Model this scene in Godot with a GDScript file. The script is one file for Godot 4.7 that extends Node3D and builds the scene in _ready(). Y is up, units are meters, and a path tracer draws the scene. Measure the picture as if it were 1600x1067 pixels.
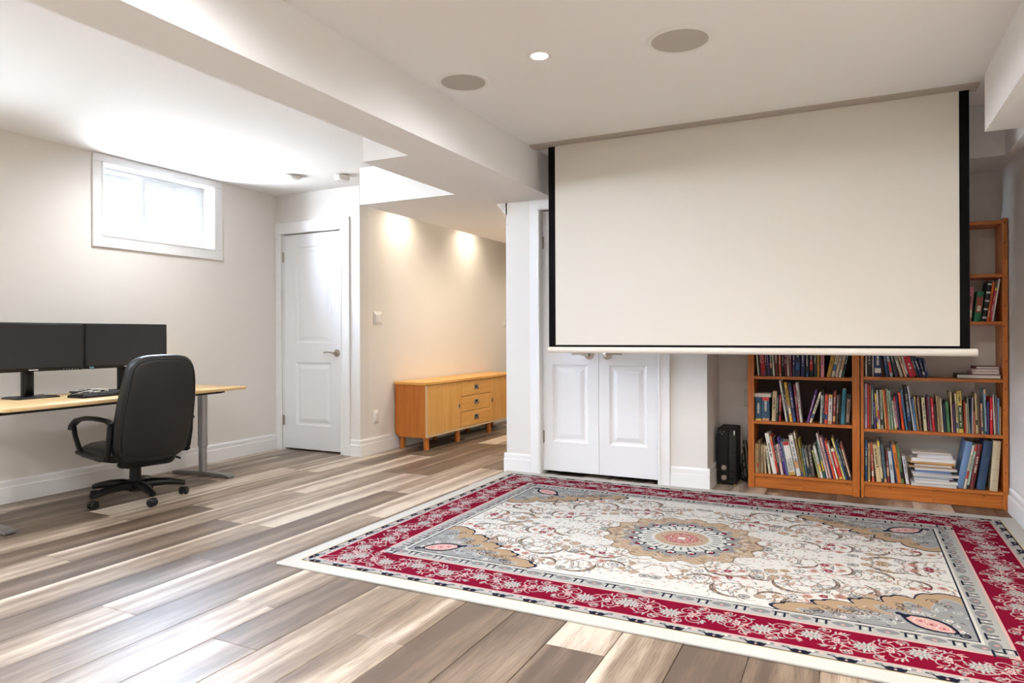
extends Node3D

# Geometry: x to the right along the back walls, y up, the camera at x = z = 0 looks towards -z and to the left.
const CEIL := 2.38
const SOFFIT := 2.09
const WX := -4.84
const DZ := -4.77
const FZ := -4.75
const EX := -3.86
const RX := 0.845

# light levels
const SKY := 150.0
const EXPOSURE := 1.12
const POT := 3.75
const POT_LEFT := 3.2
const POT_HALL := 0.92
const LENS := 12.0

var M := {}
var used := {}
var rng := RandomNumberGenerator.new()

func _ready() -> void:
	rng.seed = 7
	# camera: 24 mm lens, level, slightly lowered frame
	var cam := Camera3D.new()
	cam.name = "camera"
	cam.projection = Camera3D.PROJECTION_FRUSTUM
	cam.near = 0.05
	cam.far = 100.0
	cam.size = 0.05
	cam.frustum_offset = Vector2(0, -9.9 / 1067.0 * 0.05)
	cam.position = Vector3(0, 1.06, 0)
	cam.basis = Basis(Vector3.UP, 0.4612) * Basis(Vector3.BACK, -0.004)
	add_child(cam)
	cam.current = true
	# sky and exposure
	var sky := ProceduralSkyMaterial.new()
	sky.sky_top_color = Color(0.74, 0.82, 0.93)
	sky.sky_horizon_color = Color(0.90, 0.94, 0.985)
	sky.ground_bottom_color = Color(0.70, 0.73, 0.765)
	sky.ground_horizon_color = Color(0.75, 0.78, 0.815)
	var env := Environment.new()
	env.background_mode = Environment.BG_SKY
	env.sky = Sky.new()
	env.sky.sky_material = sky
	env.background_energy_multiplier = SKY
	env.tonemap_mode = Environment.TONE_MAPPER_LINEAR
	env.tonemap_exposure = EXPOSURE
	env.sdfgi_enabled = true
	env.ssao_enabled = true
	env.ssil_enabled = true
	var we := WorldEnvironment.new()
	we.name = "environment"
	we.environment = env
	add_child(we)
	make_materials()
	# lamps
	var warm := Color(0.965, 0.985, 1.0)
	var white := Color(0.96, 0.985, 1.0)
	pot_light(Vector3(-1.315, CEIL, -2.95), "glowing recessed pot light between the two ceiling speakers", POT * 0.5, warm)
	pot_light(Vector3(-4.235, CEIL, -3.19), "glowing recessed pot light on the ceiling near the window", POT_LEFT * 0.45, white)
	var places := [
		[Vector3(-1.45, CEIL, -1.35), "right part of the room, beside the beam", POT * 0.8, warm], [Vector3(-1.31, CEIL, 0.9), "right part of the room, far behind the camera", POT, warm],
		[Vector3(0.20, CEIL, -2.2), "right part of the room, beside the right duct", POT * 1.15, Color(1.0, 0.95, 0.89)], [Vector3(0.05, CEIL, 0.4), "right part of the room, above the camera's back", POT, warm],
		[Vector3(-3.7, CEIL, -0.9), "left part of the room, near the second window", POT_LEFT * 0.6, white], [Vector3(-2.85, CEIL, -1.05), "left part of the room, beside the beam", POT_LEFT * 0.4, white],
		[Vector3(-3.0, CEIL, 0.6), "left part of the room, behind the camera by the beam", POT_LEFT * 1.5, white], [Vector3(-4.235, CEIL, 0.9), "left part of the room, far behind the camera", POT_LEFT * 1.5, white]]
	for p in places: pot_light(p[0], "pot light outside the picture, " + p[1], p[2], p[3])
	var amber := Color(1.0, 0.94, 0.85)
	pot_light(Vector3(-3.66, CEIL, -5.34), "hidden recessed pot light lighting the hallway wall above the near end of the sideboard", POT_HALL * 0.8, amber, 72.0)
	pot_light(Vector3(-3.66, CEIL, -6.62), "hidden recessed pot light lighting the hallway wall above the far end of the sideboard", POT_HALL * 0.8, amber, 72.0)
	pot_light(Vector3(-2.95, SOFFIT, -5.9), "recessed pot light in the hallway soffit, nearer one behind the closet wall", POT_HALL * 1.6, amber)
	pot_light(Vector3(-2.95, SOFFIT, -7.6), "recessed pot light in the hallway soffit, farther one behind the closet wall", POT_HALL, amber)
	build_room()
	build_ceiling()
	build_plates()
	build_screen()
	build_rug()
	build_desk()
	build_desk_things()
	build_chair()
	build_sideboard()
	build_books()
	build_amplifier()
	for o in find_children("*", "GeometryInstance3D", true, false):
		(o as GeometryInstance3D).cast_shadow = GeometryInstance3D.SHADOW_CASTING_SETTING_ON

# ---------------------------------------------------------------- shape helpers
func S() -> SurfaceTool:
	var st := SurfaceTool.new()
	st.begin(Mesh.PRIMITIVE_TRIANGLES)
	return st

func tri(st: SurfaceTool, a: Vector3, b: Vector3, c: Vector3, out: Vector3, ua = null, ub = null, uc = null) -> void:
	if (b - a).cross(c - a).dot(out) > 0.0:
		var t := b; b = c; c = t
		var tu = ub; ub = uc; uc = tu
	if ua != null: st.set_uv(ua)
	st.add_vertex(a)
	if ub != null: st.set_uv(ub)
	st.add_vertex(b)
	if uc != null: st.set_uv(uc)
	st.add_vertex(c)

func quad(st: SurfaceTool, a: Vector3, b: Vector3, c: Vector3, d: Vector3, out: Vector3) -> void:
	tri(st, a, b, c, out)
	tri(st, a, c, d, out)

func bx(st: SurfaceTool, lo: Vector3, hi: Vector3, b := 0.0, xf := Transform3D()) -> void:
	st.set_smooth_group(-1)
	var c := (lo + hi) / 2.0
	var h := (hi - lo) / 2.0
	b = minf(b, minf(h.x, minf(h.y, h.z)) * 0.9)
	var cen := xf * c
	var P := func(sx: int, sy: int, sz: int, ax: int) -> Vector3:
		var v := Vector3(sx * h.x, sy * h.y, sz * h.z)
		for k in 3:
			if k != ax: v[k] -= b * signf(v[k])
		return xf * (c + v)
	var q := func(a: Vector3, bb: Vector3, cc: Vector3, d: Vector3) -> void:
		quad(st, a, bb, cc, d, (a + bb + cc + d) / 4.0 - cen)
	for s in [-1, 1]:
		q.call(P.call(s, -1, -1, 0), P.call(s, 1, -1, 0), P.call(s, 1, 1, 0), P.call(s, -1, 1, 0))
		q.call(P.call(-1, s, -1, 1), P.call(1, s, -1, 1), P.call(1, s, 1, 1), P.call(-1, s, 1, 1))
		q.call(P.call(-1, -1, s, 2), P.call(1, -1, s, 2), P.call(1, 1, s, 2), P.call(-1, 1, s, 2))
	if b <= 0.0: return
	for s in [-1, 1]:
		for t in [-1, 1]:
			q.call(P.call(s, t, -1, 0), P.call(s, t, 1, 0), P.call(s, t, 1, 1), P.call(s, t, -1, 1))
			q.call(P.call(s, -1, t, 0), P.call(s, 1, t, 0), P.call(s, 1, t, 2), P.call(s, -1, t, 2))
			q.call(P.call(-1, s, t, 1), P.call(1, s, t, 1), P.call(1, s, t, 2), P.call(-1, s, t, 2))
			for u in [-1, 1]:
				var a: Vector3 = P.call(s, t, u, 0)
				var bb: Vector3 = P.call(s, t, u, 1)
				var cc: Vector3 = P.call(s, t, u, 2)
				tri(st, a, bb, cc, (a + bb + cc) / 3.0 - cen)

func cb(st: SurfaceTool, c: Vector3, size: Vector3, b := 0.0, xf := Transform3D()) -> void:
	bx(st, c - size / 2.0, c + size / 2.0, b, xf)

# profile of (radius, height), listed upwards round the outside
func lathe(st: SurfaceTool, prof: Array, seg := 24, xf := Transform3D()) -> void:
	for i in prof.size() - 1:
		var p: Vector2 = prof[i]
		var q: Vector2 = prof[i + 1]
		st.set_smooth_group(i + 1)
		var n := Vector2(q.y - p.y, p.x - q.x)
		for k in seg:
			var a := TAU * k / seg
			var b := TAU * (k + 1) / seg
			var out := xf.basis * Vector3(n.x * cos((a + b) / 2), n.y, n.x * sin((a + b) / 2))
			var v0 := xf * Vector3(p.x * cos(a), p.y, p.x * sin(a))
			var v1 := xf * Vector3(p.x * cos(b), p.y, p.x * sin(b))
			var v2 := xf * Vector3(q.x * cos(b), q.y, q.x * sin(b))
			var v3 := xf * Vector3(q.x * cos(a), q.y, q.x * sin(a))
			if p.x > 1e-6: tri(st, v0, v1, v2, out)
			if q.x > 1e-6: tri(st, v0, v2, v3, out)

func tube(st: SurfaceTool, pts: Array, radii, seg := 10, flat := 1.0, group := 40) -> void:
	var rings := []
	var n := pts.size()
	var up := Vector3.UP
	for i in n:
		var d: Vector3 = (pts[mini(i + 1, n - 1)] - pts[maxi(i - 1, 0)]).normalized()
		if absf(d.dot(up)) > 0.95: up = Vector3(0.3, 0, 1).normalized()
		var side := d.cross(up).normalized()
		var u := side.cross(d).normalized()
		up = u
		var r: float = radii[i] if radii is Array else radii
		var ring := []
		for k in seg:
			var a := TAU * k / seg
			ring.append(pts[i] + side * (cos(a) * r) + u * (sin(a) * r * flat))
		rings.append(ring)
	st.set_smooth_group(group)
	for i in n - 1:
		var mid: Vector3 = (pts[i] + pts[i + 1]) / 2.0
		for k in seg:
			var l := (k + 1) % seg
			var out: Vector3 = (rings[i][k] + rings[i][l] + rings[i + 1][k] + rings[i + 1][l]) / 4.0 - mid
			quad(st, rings[i][k], rings[i][l], rings[i + 1][l], rings[i + 1][k], out)
	st.set_smooth_group(-1)
	for e in [0, n - 1]:
		var out: Vector3 = (pts[0] - pts[1]) if e == 0 else (pts[n - 1] - pts[n - 2])
		for k in seg: tri(st, pts[e], rings[e][k], rings[e][(k + 1) % seg], out)

# polygon in x, y pushed from z0 to z1
func prism(st: SurfaceTool, poly: PackedVector2Array, z0: float, z1: float, xf := Transform3D(), smooth := false) -> void:
	var idx := Geometry2D.triangulate_polygon(poly)
	st.set_smooth_group(-1)
	for i in range(0, idx.size(), 3):
		for z in [z0, z1]:
			var v := []
			for k in 3: v.append(xf * Vector3(poly[idx[i + k]].x, poly[idx[i + k]].y, z))
			tri(st, v[0], v[1], v[2], xf.basis * Vector3(0, 0, 1.0 if z == maxf(z0, z1) else -1.0))
	var cw := Geometry2D.is_polygon_clockwise(poly)
	if smooth: st.set_smooth_group(3)
	for i in poly.size():
		var a := poly[i]
		var b := poly[(i + 1) % poly.size()]
		var n := Vector2(b.y - a.y, a.x - b.x) * (-1.0 if cw else 1.0)
		quad(st, xf * Vector3(a.x, a.y, z0), xf * Vector3(b.x, b.y, z0), xf * Vector3(b.x, b.y, z1), xf * Vector3(a.x, a.y, z1), xf.basis * Vector3(n.x, n.y, 0))

# closed outline in x, y with a rounded edge: rings of (inset, z), first and last are closed by caps
func slab(st: SurfaceTool, outline: PackedVector2Array, rings: Array, xf := Transform3D(), bend = null) -> void:
	var n := outline.size()
	var cen := Vector2.ZERO
	for p in outline: cen += p
	cen /= n
	var cw := Geometry2D.is_polygon_clockwise(outline)
	var nor := PackedVector2Array()
	for i in n:
		var d := (outline[(i + 1) % n] - outline[(i - 1 + n) % n]).normalized()
		nor.append(Vector2(d.y, -d.x) * (-1.0 if cw else 1.0))
	var pos := func(p: Vector2, z: float) -> Vector3:
		var v := Vector3(p.x, p.y, z)
		if bend != null: v = bend.call(v)
		return xf * v
	var R := []
	for r in rings:
		var ring := []
		for i in n:
			var p: Vector2 = outline[i] - nor[i] * minf(r.x, outline[i].distance_to(cen) * 0.98)
			ring.append([p, r.y])
		R.append(ring)
	st.set_smooth_group(7)
	for j in R.size() - 1:
		for i in n:
			var k := (i + 1) % n
			var a: Vector3 = pos.call(R[j][i][0], R[j][i][1])
			var b: Vector3 = pos.call(R[j][k][0], R[j][k][1])
			var c: Vector3 = pos.call(R[j + 1][k][0], R[j + 1][k][1])
			var d: Vector3 = pos.call(R[j + 1][i][0], R[j + 1][i][1])
			var dz: float = rings[j + 1].y - rings[j].y
			var di: float = rings[j + 1].x - rings[j].x
			var up := signf(rings[-1].y - rings[0].y)
			var out := xf.basis * Vector3(nor[i].x * dz * up, nor[i].y * dz * up, di * up)
			quad(st, a, b, c, d, out)
	for e in [0, R.size() - 1]:
		var z: float = rings[e].y
		var s := signf(z - rings[R.size() - 1 - e].y)
		var m: Vector3 = pos.call(cen, z)
		for i in n: tri(st, m, pos.call(R[e][i][0], z), pos.call(R[e][(i + 1) % n][0], z), xf.basis * Vector3(0, 0, s))

func rounded(w: float, h: float, r: float, steps := 5) -> PackedVector2Array:
	var p := PackedVector2Array()
	var c := [Vector2(w / 2 - r, h / 2 - r), Vector2(-w / 2 + r, h / 2 - r), Vector2(-w / 2 + r, -h / 2 + r), Vector2(w / 2 - r, -h / 2 + r)]
	for k in 4:
		for i in steps + 1:
			var a := PI / 2 * (k + float(i) / steps)
			p.append(c[k] + Vector2(cos(a), sin(a)) * r)
	return p

# ---------------------------------------------------------------- scene helpers
func numbered(called: String, parent: Node) -> String:
	var key := str(parent.get_instance_id()) + called
	var n: int = used.get(key, 0)
	used[key] = n + 1
	return called if n == 0 else "%s_%03d" % [called, n]

func obj(called: String, st: SurfaceTool, m: Material, parent: Node = self) -> MeshInstance3D:
	st.generate_normals()
	var o := MeshInstance3D.new()
	o.mesh = st.commit()
	o.material_override = m
	o.name = numbered(called, parent)
	parent.add_child(o, true)
	return o

func tag(o: Node, label: String, category: String, group := "") -> void:
	o.set_meta("label", label)
	o.set_meta("category", category)
	if group != "": o.set_meta("group", group)

func thing(called: String, label: String, category: String, at := Vector3.ZERO, turn := 0.0, group := "") -> Node3D:
	var o := Node3D.new()
	o.name = numbered(called, self)
	add_child(o, true)
	o.position = at
	o.rotation.y = turn
	tag(o, label, category, group)
	return o

func setting(called: String, label: String, category: String, at := Vector3.ZERO) -> Node3D:
	var o := thing(called, label, category, at)
	o.set_meta("kind", "structure")
	return o

func struct(called: String, st: SurfaceTool, m: Material, label: String, category: String) -> MeshInstance3D:
	var o := obj(called, st, m)
	tag(o, label, category)
	o.set_meta("kind", "structure")
	return o

func one(lo: Vector3, hi: Vector3, b := 0.0) -> SurfaceTool:
	var st := S()
	bx(st, lo, hi, b)
	return st

# ---------------------------------------------------------------- materials
func mat(c: Color, rough := 0.6, metal := 0.0, spec := 0.5) -> StandardMaterial3D:
	var m := StandardMaterial3D.new()
	m.albedo_color = c
	m.roughness = rough
	m.metallic = metal
	m.metallic_specular = spec
	return m

func noise_bytes(w: int, h: int, seed_: int, freq: float, oct := 4, narrow := 1, short := 1) -> PackedByteArray:
	var n := FastNoiseLite.new()
	n.seed = seed_
	n.noise_type = FastNoiseLite.TYPE_SIMPLEX_SMOOTH
	n.frequency = freq
	n.fractal_octaves = oct
	var im := n.get_image(maxi(w / narrow, 2), maxi(h / short, 2), false, false, true)
	im.convert(Image.FORMAT_L8)
	im.resize(w, h, Image.INTERPOLATE_CUBIC)
	return im.get_data()

# wood with its grain along the image's height (or its width)
func wood(a: Color, b: Color, seed_: int, along_v := true, metres := 0.9, rough := 0.42, knots := 0.0) -> StandardMaterial3D:
	var w := 512
	var h := 512
	var grain := noise_bytes(w, h, seed_, 0.05, 5, 1, 24)
	var broad := noise_bytes(w, h, seed_ + 7, 0.012, 3, 1, 6)
	var fine := noise_bytes(w, h, seed_ + 3, 0.22, 2, 1, 14)
	var out := PackedByteArray()
	out.resize(w * h * 3)
	for i in w * h:
		var t := clampf(grain[i] / 255.0 * 0.55 + broad[i] / 255.0 * 0.35 + fine[i] / 255.0 * 0.25 - 0.08, 0.0, 1.0)
		var c := a.lerp(b, t)
		out[i * 3] = int(c.r * 255)
		out[i * 3 + 1] = int(c.g * 255)
		out[i * 3 + 2] = int(c.b * 255)
	var im := Image.create_from_data(w, h, false, Image.FORMAT_RGB8, out)
	if knots > 0.0:
		var r := RandomNumberGenerator.new()
		r.seed = seed_
		for k in 7:
			var cx := r.randi_range(20, w - 20)
			var cy := r.randi_range(20, h - 20)
			for y in range(-9, 10):
				for x in range(-6, 7):
					var d := sqrt(x * x / 16.0 + y * y / 36.0)
					if d < 1.4: im.set_pixel(cx + x, cy + y, im.get_pixel(cx + x, cy + y).lerp(a.darkened(0.45), clampf(1.4 - d, 0, 1) * knots))
	if not along_v: im.rotate_90(CLOCKWISE)
	var m := mat(Color.WHITE, rough)
	m.albedo_texture = ImageTexture.create_from_image(im)
	m.uv1_triplanar = true
	m.uv1_scale = Vector3.ONE / metres
	m.uv1_triplanar_sharpness = 8.0
	return m

func bumpy(m: StandardMaterial3D, freq: float, metres: float, strength: float, seed_ := 5) -> StandardMaterial3D:
	var n := FastNoiseLite.new()
	n.seed = seed_
	n.frequency = freq
	n.fractal_octaves = 3
	var im := n.get_seamless_image(256, 256)
	im.bump_map_to_normal_map(strength)
	m.normal_enabled = true
	m.normal_texture = ImageTexture.create_from_image(im)
	m.normal_scale = 1.0
	m.uv1_triplanar = true
	m.uv1_scale = Vector3.ONE / metres
	return m

func glow(c: Color, e: float) -> StandardMaterial3D:
	var m := mat(c, 0.5)
	m.emission_enabled = true
	m.emission = c
	m.emission_energy_multiplier = e
	return m

func make_materials() -> void:
	M.wall = mat(Color(0.925, 0.908, 0.885), 0.75, 0.0, 0.3)
	M.wall_cool = mat(Color(0.905, 0.893, 0.876), 0.75, 0.0, 0.3)
	M.ceiling = mat(Color(0.965, 0.962, 0.955), 0.85, 0.0, 0.2)
	M.trim = mat(Color(0.945, 0.945, 0.945), 0.38)
	M.vinyl = mat(Color(0.80, 0.81, 0.82), 0.45)
	M.door = mat(Color(0.945, 0.948, 0.955), 0.4)
	M.plastic = mat(Color(0.93, 0.925, 0.91), 0.4)
	M.dark = mat(Color(0.03, 0.03, 0.03), 0.9)
	M.nickel = mat(Color(0.72, 0.69, 0.65), 0.28, 1.0)
	M.steel = mat(Color(0.62, 0.62, 0.63), 0.38, 0.85)
	M.alu = mat(Color(0.70, 0.66, 0.61), 0.5, 0.0)
	M.black = mat(Color(0.045, 0.045, 0.05), 0.38, 0.0, 0.4)
	M.black_matt = mat(Color(0.06, 0.06, 0.065), 0.7)
	M.leather = bumpy(mat(Color(0.035, 0.035, 0.04), 0.34, 0.0, 0.5), 0.09, 0.10, 3.0)
	M.screen_glass = mat(Color(0.19, 0.19, 0.195), 0.5, 0.0, 0.3)
	M.fabric = mat(Color(0.875, 0.855, 0.815), 0.9, 0.0, 0.2)
	M.fabric_black = mat(Color(0.055, 0.05, 0.05), 0.85, 0.0, 0.2)
	M.rod = mat(Color(0.92, 0.89, 0.85), 0.4)
	M.grille = mat(Color(0.73, 0.71, 0.68), 0.7)
	M.paper = mat(Color(0.87, 0.84, 0.77), 0.85)
	M.glass = mat(Color(1, 1, 1, 0.06), 0.02)
	M.glass.transparency = BaseMaterial3D.TRANSPARENCY_ALPHA
	M.pine_v = wood(Color(0.64, 0.33, 0.10), Color(0.82, 0.50, 0.20), 11, true, 0.5, 0.38, 0.8)
	M.pine_h = wood(Color(0.63, 0.32, 0.10), Color(0.83, 0.51, 0.20), 12, false, 0.5, 0.38, 0.8)
	M.walnut = wood(Color(0.17, 0.075, 0.04), Color(0.26, 0.13, 0.07), 13, true, 0.8, 0.6)
	M.teak = wood(Color(0.66, 0.355, 0.10), Color(0.80, 0.49, 0.19), 21, true, 0.9, 0.4)
	M.oak_v = wood(Color(0.84, 0.59, 0.29), Color(0.95, 0.76, 0.45), 22, true, 0.9, 0.38)
	M.oak_h = wood(Color(0.84, 0.59, 0.28), Color(0.95, 0.75, 0.44), 23, false, 0.9, 0.38)
	M.ply = mat(Color(0.86, 0.76, 0.60), 0.5)
	M.birch = wood(Color(0.84, 0.70, 0.50), Color(0.91, 0.79, 0.60), 24, false, 1.1, 0.38)
	M.birch_edge = mat(Color(0.82, 0.66, 0.44), 0.45)
	M.plank = floor_material()
	M.rug = rug_material()
	M.rug_edge = mat(Color(0.735, 0.725, 0.70), 0.95, 0.0, 0.1)

# ---------------------------------------------------------------- floor planks: twelve boards in one sheet, grain along the width
func floor_material() -> StandardMaterial3D:
	var w := 1024
	var h := 1536
	var streak := noise_bytes(w, h, 3, 0.035, 3, 40, 1)
	var band := noise_bytes(w, h, 8, 0.013, 2, 24, 1)
	var fine := noise_bytes(w, h, 5, 0.35, 2, 22, 1)
	var cloud := noise_bytes(w, h, 6, 0.012, 2, 3, 1)
	var dark := Color(0.32, 0.255, 0.205)
	var mid := Color(0.53, 0.455, 0.385)
	var pale := Color(0.79, 0.735, 0.67)
	var tones := [0.46, 0.27, 0.80, 0.17, 0.56, 0.34, 0.88, 0.12, 0.42, 0.69, 0.23, 0.50]
	var ramp := PackedByteArray()
	for i in 256:
		var t := i / 255.0
		var c := dark.lerp(mid, t * 2.0) if t < 0.5 else mid.lerp(pale, t * 2.0 - 1.0)
		ramp.append(int(c.r * 255)); ramp.append(int(c.g * 255)); ramp.append(int(c.b * 255))
	var out := PackedByteArray()
	out.resize(w * h * 3)
	for y in h:
		var tone: float = tones[y / 128] * 255.0
		for x in w:
			var i := y * w + x
			var t := tone + (band[i] - 128.0) * 0.85 + (streak[i] - 128.0) * 0.32 + minf(0.0, fine[i] - 118.0) * 0.75 + (fine[i] - 128.0) * 0.15 + (cloud[i] - 128.0) * 0.30
			var k := clampi(int(t), 0, 255) * 3
			out[i * 3] = ramp[k]
			out[i * 3 + 1] = ramp[k + 1]
			out[i * 3 + 2] = ramp[k + 2]
	var m := mat(Color.WHITE, 0.42, 0.0, 0.85)
	m.albedo_texture = ImageTexture.create_from_image(Image.create_from_data(w, h, false, Image.FORMAT_RGB8, out))
	return m

# ---------------------------------------------------------------- rug: one quarter is drawn, then mirrored twice
var ink: Image

func dot(x: float, y: float, r: float, c: Color) -> void:
	var ri := int(ceil(r))
	for dy in range(-ri, ri + 1):
		var s := r * r - dy * dy
		if s < 0.0: continue
		var hw := int(sqrt(s))
		ink.fill_rect(Rect2i(int(x) - hw, int(y) + dy, 2 * hw + 1, 1), c)

func line(pts: Array, r: float, c: Color) -> void:
	for i in pts.size() - 1:
		var a: Vector2 = pts[i]
		var b: Vector2 = pts[i + 1]
		var n := maxi(1, int(a.distance_to(b) / maxf(1.0, r * 0.8)))
		for k in n + 1:
			var p := a.lerp(b, float(k) / n)
			dot(p.x, p.y, r, c)

func curl(c: Vector2, r: float, a0: float, turns: float, w: float, col: Color) -> void:
	var pts := []
	for i in 25:
		var t := i / 24.0
		pts.append(c + Vector2.from_angle(a0 + t * turns * TAU) * (r * (1.0 - 0.75 * t)))
	line(pts, w, col)

func leaf(p: Vector2, a: float, l: float, w: float, c: Color) -> void:
	for i in 9:
		var t := i / 8.0
		var q := p + Vector2.from_angle(a) * (l * t)
		dot(q.x, q.y, maxf(1.0, w * sin(PI * (0.12 + 0.85 * t))), c)

func flower(p: Vector2, r: float, n: int, petal: Color, heart: Color, rim: Color) -> void:
	for k in n:
		var q := p + Vector2.from_angle(TAU * k / n) * r * 0.68
		dot(q.x, q.y, r * 0.40 + 1.5, rim)
	for k in n:
		var q := p + Vector2.from_angle(TAU * k / n) * r * 0.66
		dot(q.x, q.y, r * 0.38, petal)
	dot(p.x, p.y, r * 0.5, rim)
	dot(p.x, p.y, r * 0.42, petal)
	dot(p.x, p.y, r * 0.24, heart)

func palmette(p: Vector2, r: float, a: float, c: Color, shade: Color, heart: Color) -> void:
	for k in 13:
		leaf(p - Vector2.from_angle(a) * r * 0.2, a + TAU * k / 13.0, r * (1.25 if k % 2 == 0 else 1.0), r * 0.15, c)
	dot(p.x, p.y, r * 0.72, c)
	for k in 9:
		var q := p + Vector2.from_angle(a + TAU * k / 9.0) * r * 0.62
		dot(q.x, q.y, r * 0.10, shade)
	dot(p.x, p.y, r * 0.36, shade)
	dot(p.x, p.y, r * 0.27, c)
	dot(p.x, p.y, r * 0.13, heart)

func rug_material() -> StandardMaterial3D:
	var W := 1024
	var H := 757
	var k := 635.0
	ink = Image.create(W, H, false, Image.FORMAT_RGB8)
	var cream := Color(0.735, 0.725, 0.70)
	var ivory := Color(0.765, 0.757, 0.738)
	var grey := Color(0.45, 0.455, 0.465)
	var pale := Color(0.6, 0.6, 0.585)
	var navy := Color(0.1, 0.11, 0.17)
	var red := Color(0.42, 0.05, 0.145)
	var rose := Color(0.72, 0.47, 0.46)
	var tan_ := Color(0.61, 0.52, 0.42)
	var brown := Color(0.34, 0.28, 0.25)
	var green := Color(0.43, 0.46, 0.44)
	var r := RandomNumberGenerator.new()
	r.seed = 42
	var band := func(d: float, c: Color) -> void:
		var p := int(d * k)
		ink.fill_rect(Rect2i(p, p, W - p, H - p), c)
	band.call(0.0, cream)
	band.call(0.078, Color(0.72, 0.62, 0.42))
	band.call(0.082, navy)
	band.call(0.088, pale)
	band.call(0.131, rose.lerp(cream, 0.4))
	band.call(0.139, red)
	band.call(0.340, rose.lerp(cream, 0.5))
	band.call(0.350, pale)
	band.call(0.424, cream)
	band.call(0.434, navy)
	band.call(0.440, ivory)
	# the four running borders are drawn once along x (upper side) and once along y (left side)
	for side in 2:
		var to := func(s: float, d: float) -> Vector2: return Vector2(s, d) if side == 0 else Vector2(d, s)
		var long := float(W if side == 0 else H)
		# outer guard: navy waves and pale blossoms
		var s := 0.10 * k
		while s < long:
			var pts := []
			for i in 13: pts.append(to.call(s + i * 5.5, (0.103 + 0.012 * cos(i / 12.0 * TAU)) * k))
			line(pts, 2.4, navy)
			for i in 9:
				var q: Vector2 = to.call(s + 16 + i * 4.0, 0.093 * k + 3.0)
				dot(q.x, q.y, 2.5 + 7.0 * absf(sin(i / 8.0 * TAU)), navy)
			var q2: Vector2 = to.call(s + 32, 0.095 * k + 1.0)
			dot(q2.x, q2.y, 3.0, rose.lerp(cream, 0.5))
			for e in [[0.0, grey], [8.0, cream], [-9.0, rose.lerp(cream, 0.5)], [58.0, grey]]:
				var q3: Vector2 = to.call(s + e[0], 0.117 * k)
				dot(q3.x, q3.y, 4.5, e[1])
			s += 88.0
		# inner guard: grey lozenges between dark brackets
		s = 0.36 * k
		while s < long:
			for i in 15:
				var q: Vector2 = to.call(s + 24 + i * 3.0, 0.394 * k)
				dot(q.x, q.y, 2.0 + 11.0 * sin(PI * (i + 0.5) / 15.0), grey)
			var q4: Vector2 = to.call(s + 45, 0.390 * k)
			dot(q4.x, q4.y, 5.0, rose.lerp(pale, 0.4))
			line([to.call(s - 10, 0.374 * k), to.call(s - 10, 0.410 * k), to.call(s + 10, 0.410 * k), to.call(s + 10, 0.374 * k)], 2.8, navy)
			line([to.call(s - 18, 0.410 * k), to.call(s + 18, 0.410 * k)], 2.2, navy)
			var q5: Vector2 = to.call(s, 0.390 * k)
			dot(q5.x, q5.y, 4.0, cream)
			s += 90.0
		# crimson border: scrolling vine, curls, palmettes, leaves
		var mid := 0.2395
		var vine := []
		s = 0.14 * k
		while s < long + 30:
			vine.append(to.call(s, (mid + 0.058 * sin((s - long) / 208.0 * TAU + PI / 2)) * k))
			s += 5.0
		line(vine, 2.0, rose.lerp(pale, 0.7))
		for i in 9:
			var c := long - i * 104.0
			if c < 0.17 * k: break
			var up := 1.0 if i % 2 == 0 else -1.0
			for t in [-1, 1]:
				var cc: Vector2 = to.call(c + t * 42.0, (mid - up * 0.030) * k)
				curl(cc, 24.0, r.randf() * TAU, 1.5 * t, 1.7, pale.lerp(rose, 0.25))
				for e in 7:
					var a := r.randf() * TAU
					leaf(cc + Vector2.from_angle(a) * 18.0, a + 0.7, 15.0, 3.0, [pale, rose.lerp(cream, 0.4), pale, grey.lerp(rose, 0.4)][e % 4])
				var cd: Vector2 = to.call(c + t * 30.0, (mid + up * 0.072) * k)
				curl(cd, 14.0, r.randf() * TAU, -1.3 * t, 1.5, pale.lerp(rose, 0.3))
				for e in 4: leaf(cd, r.randf() * TAU, 15.0, 2.8, [pale, rose.lerp(cream, 0.4), pale, grey][e])
				flower(to.call(c + t * 52.0, (mid - up * 0.010) * k), 9.0, 5, cream, red, red)
			palmette(to.call(c, (mid + up * 0.012) * k), 25.0, PI / 2 * side, pale.lerp(cream, 0.2), grey.lerp(brown, 0.3), rose)
		ink.fill_rect(Rect2i(int(0.131 * k), int(0.131 * k), W if side == 0 else 5, 5 if side == 0 else H), rose.lerp(cream, 0.35))
	# field: scrolls, sprays and blossoms
	var f0 := 0.44 * k
	var clip := ink.get_region(Rect2i(0, 0, W, int(f0)))
	var clip2 := ink.get_region(Rect2i(0, 0, int(f0), H))
	var stems := brown.lerp(ivory, 0.42)
	for i in 800:
		var p := Vector2(r.randf_range(f0 + 8, W + 4), r.randf_range(f0 + 8, H + 4))
		var c: Color = [green, tan_, grey, rose.lerp(tan_, 0.5), pale, brown.lerp(tan_, 0.3)][r.randi() % 6]
		leaf(p, r.randf() * TAU, r.randf_range(6, 13), r.randf_range(1.4, 2.8), c.lerp(ivory, r.randf_range(0.15, 0.55)))
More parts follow.
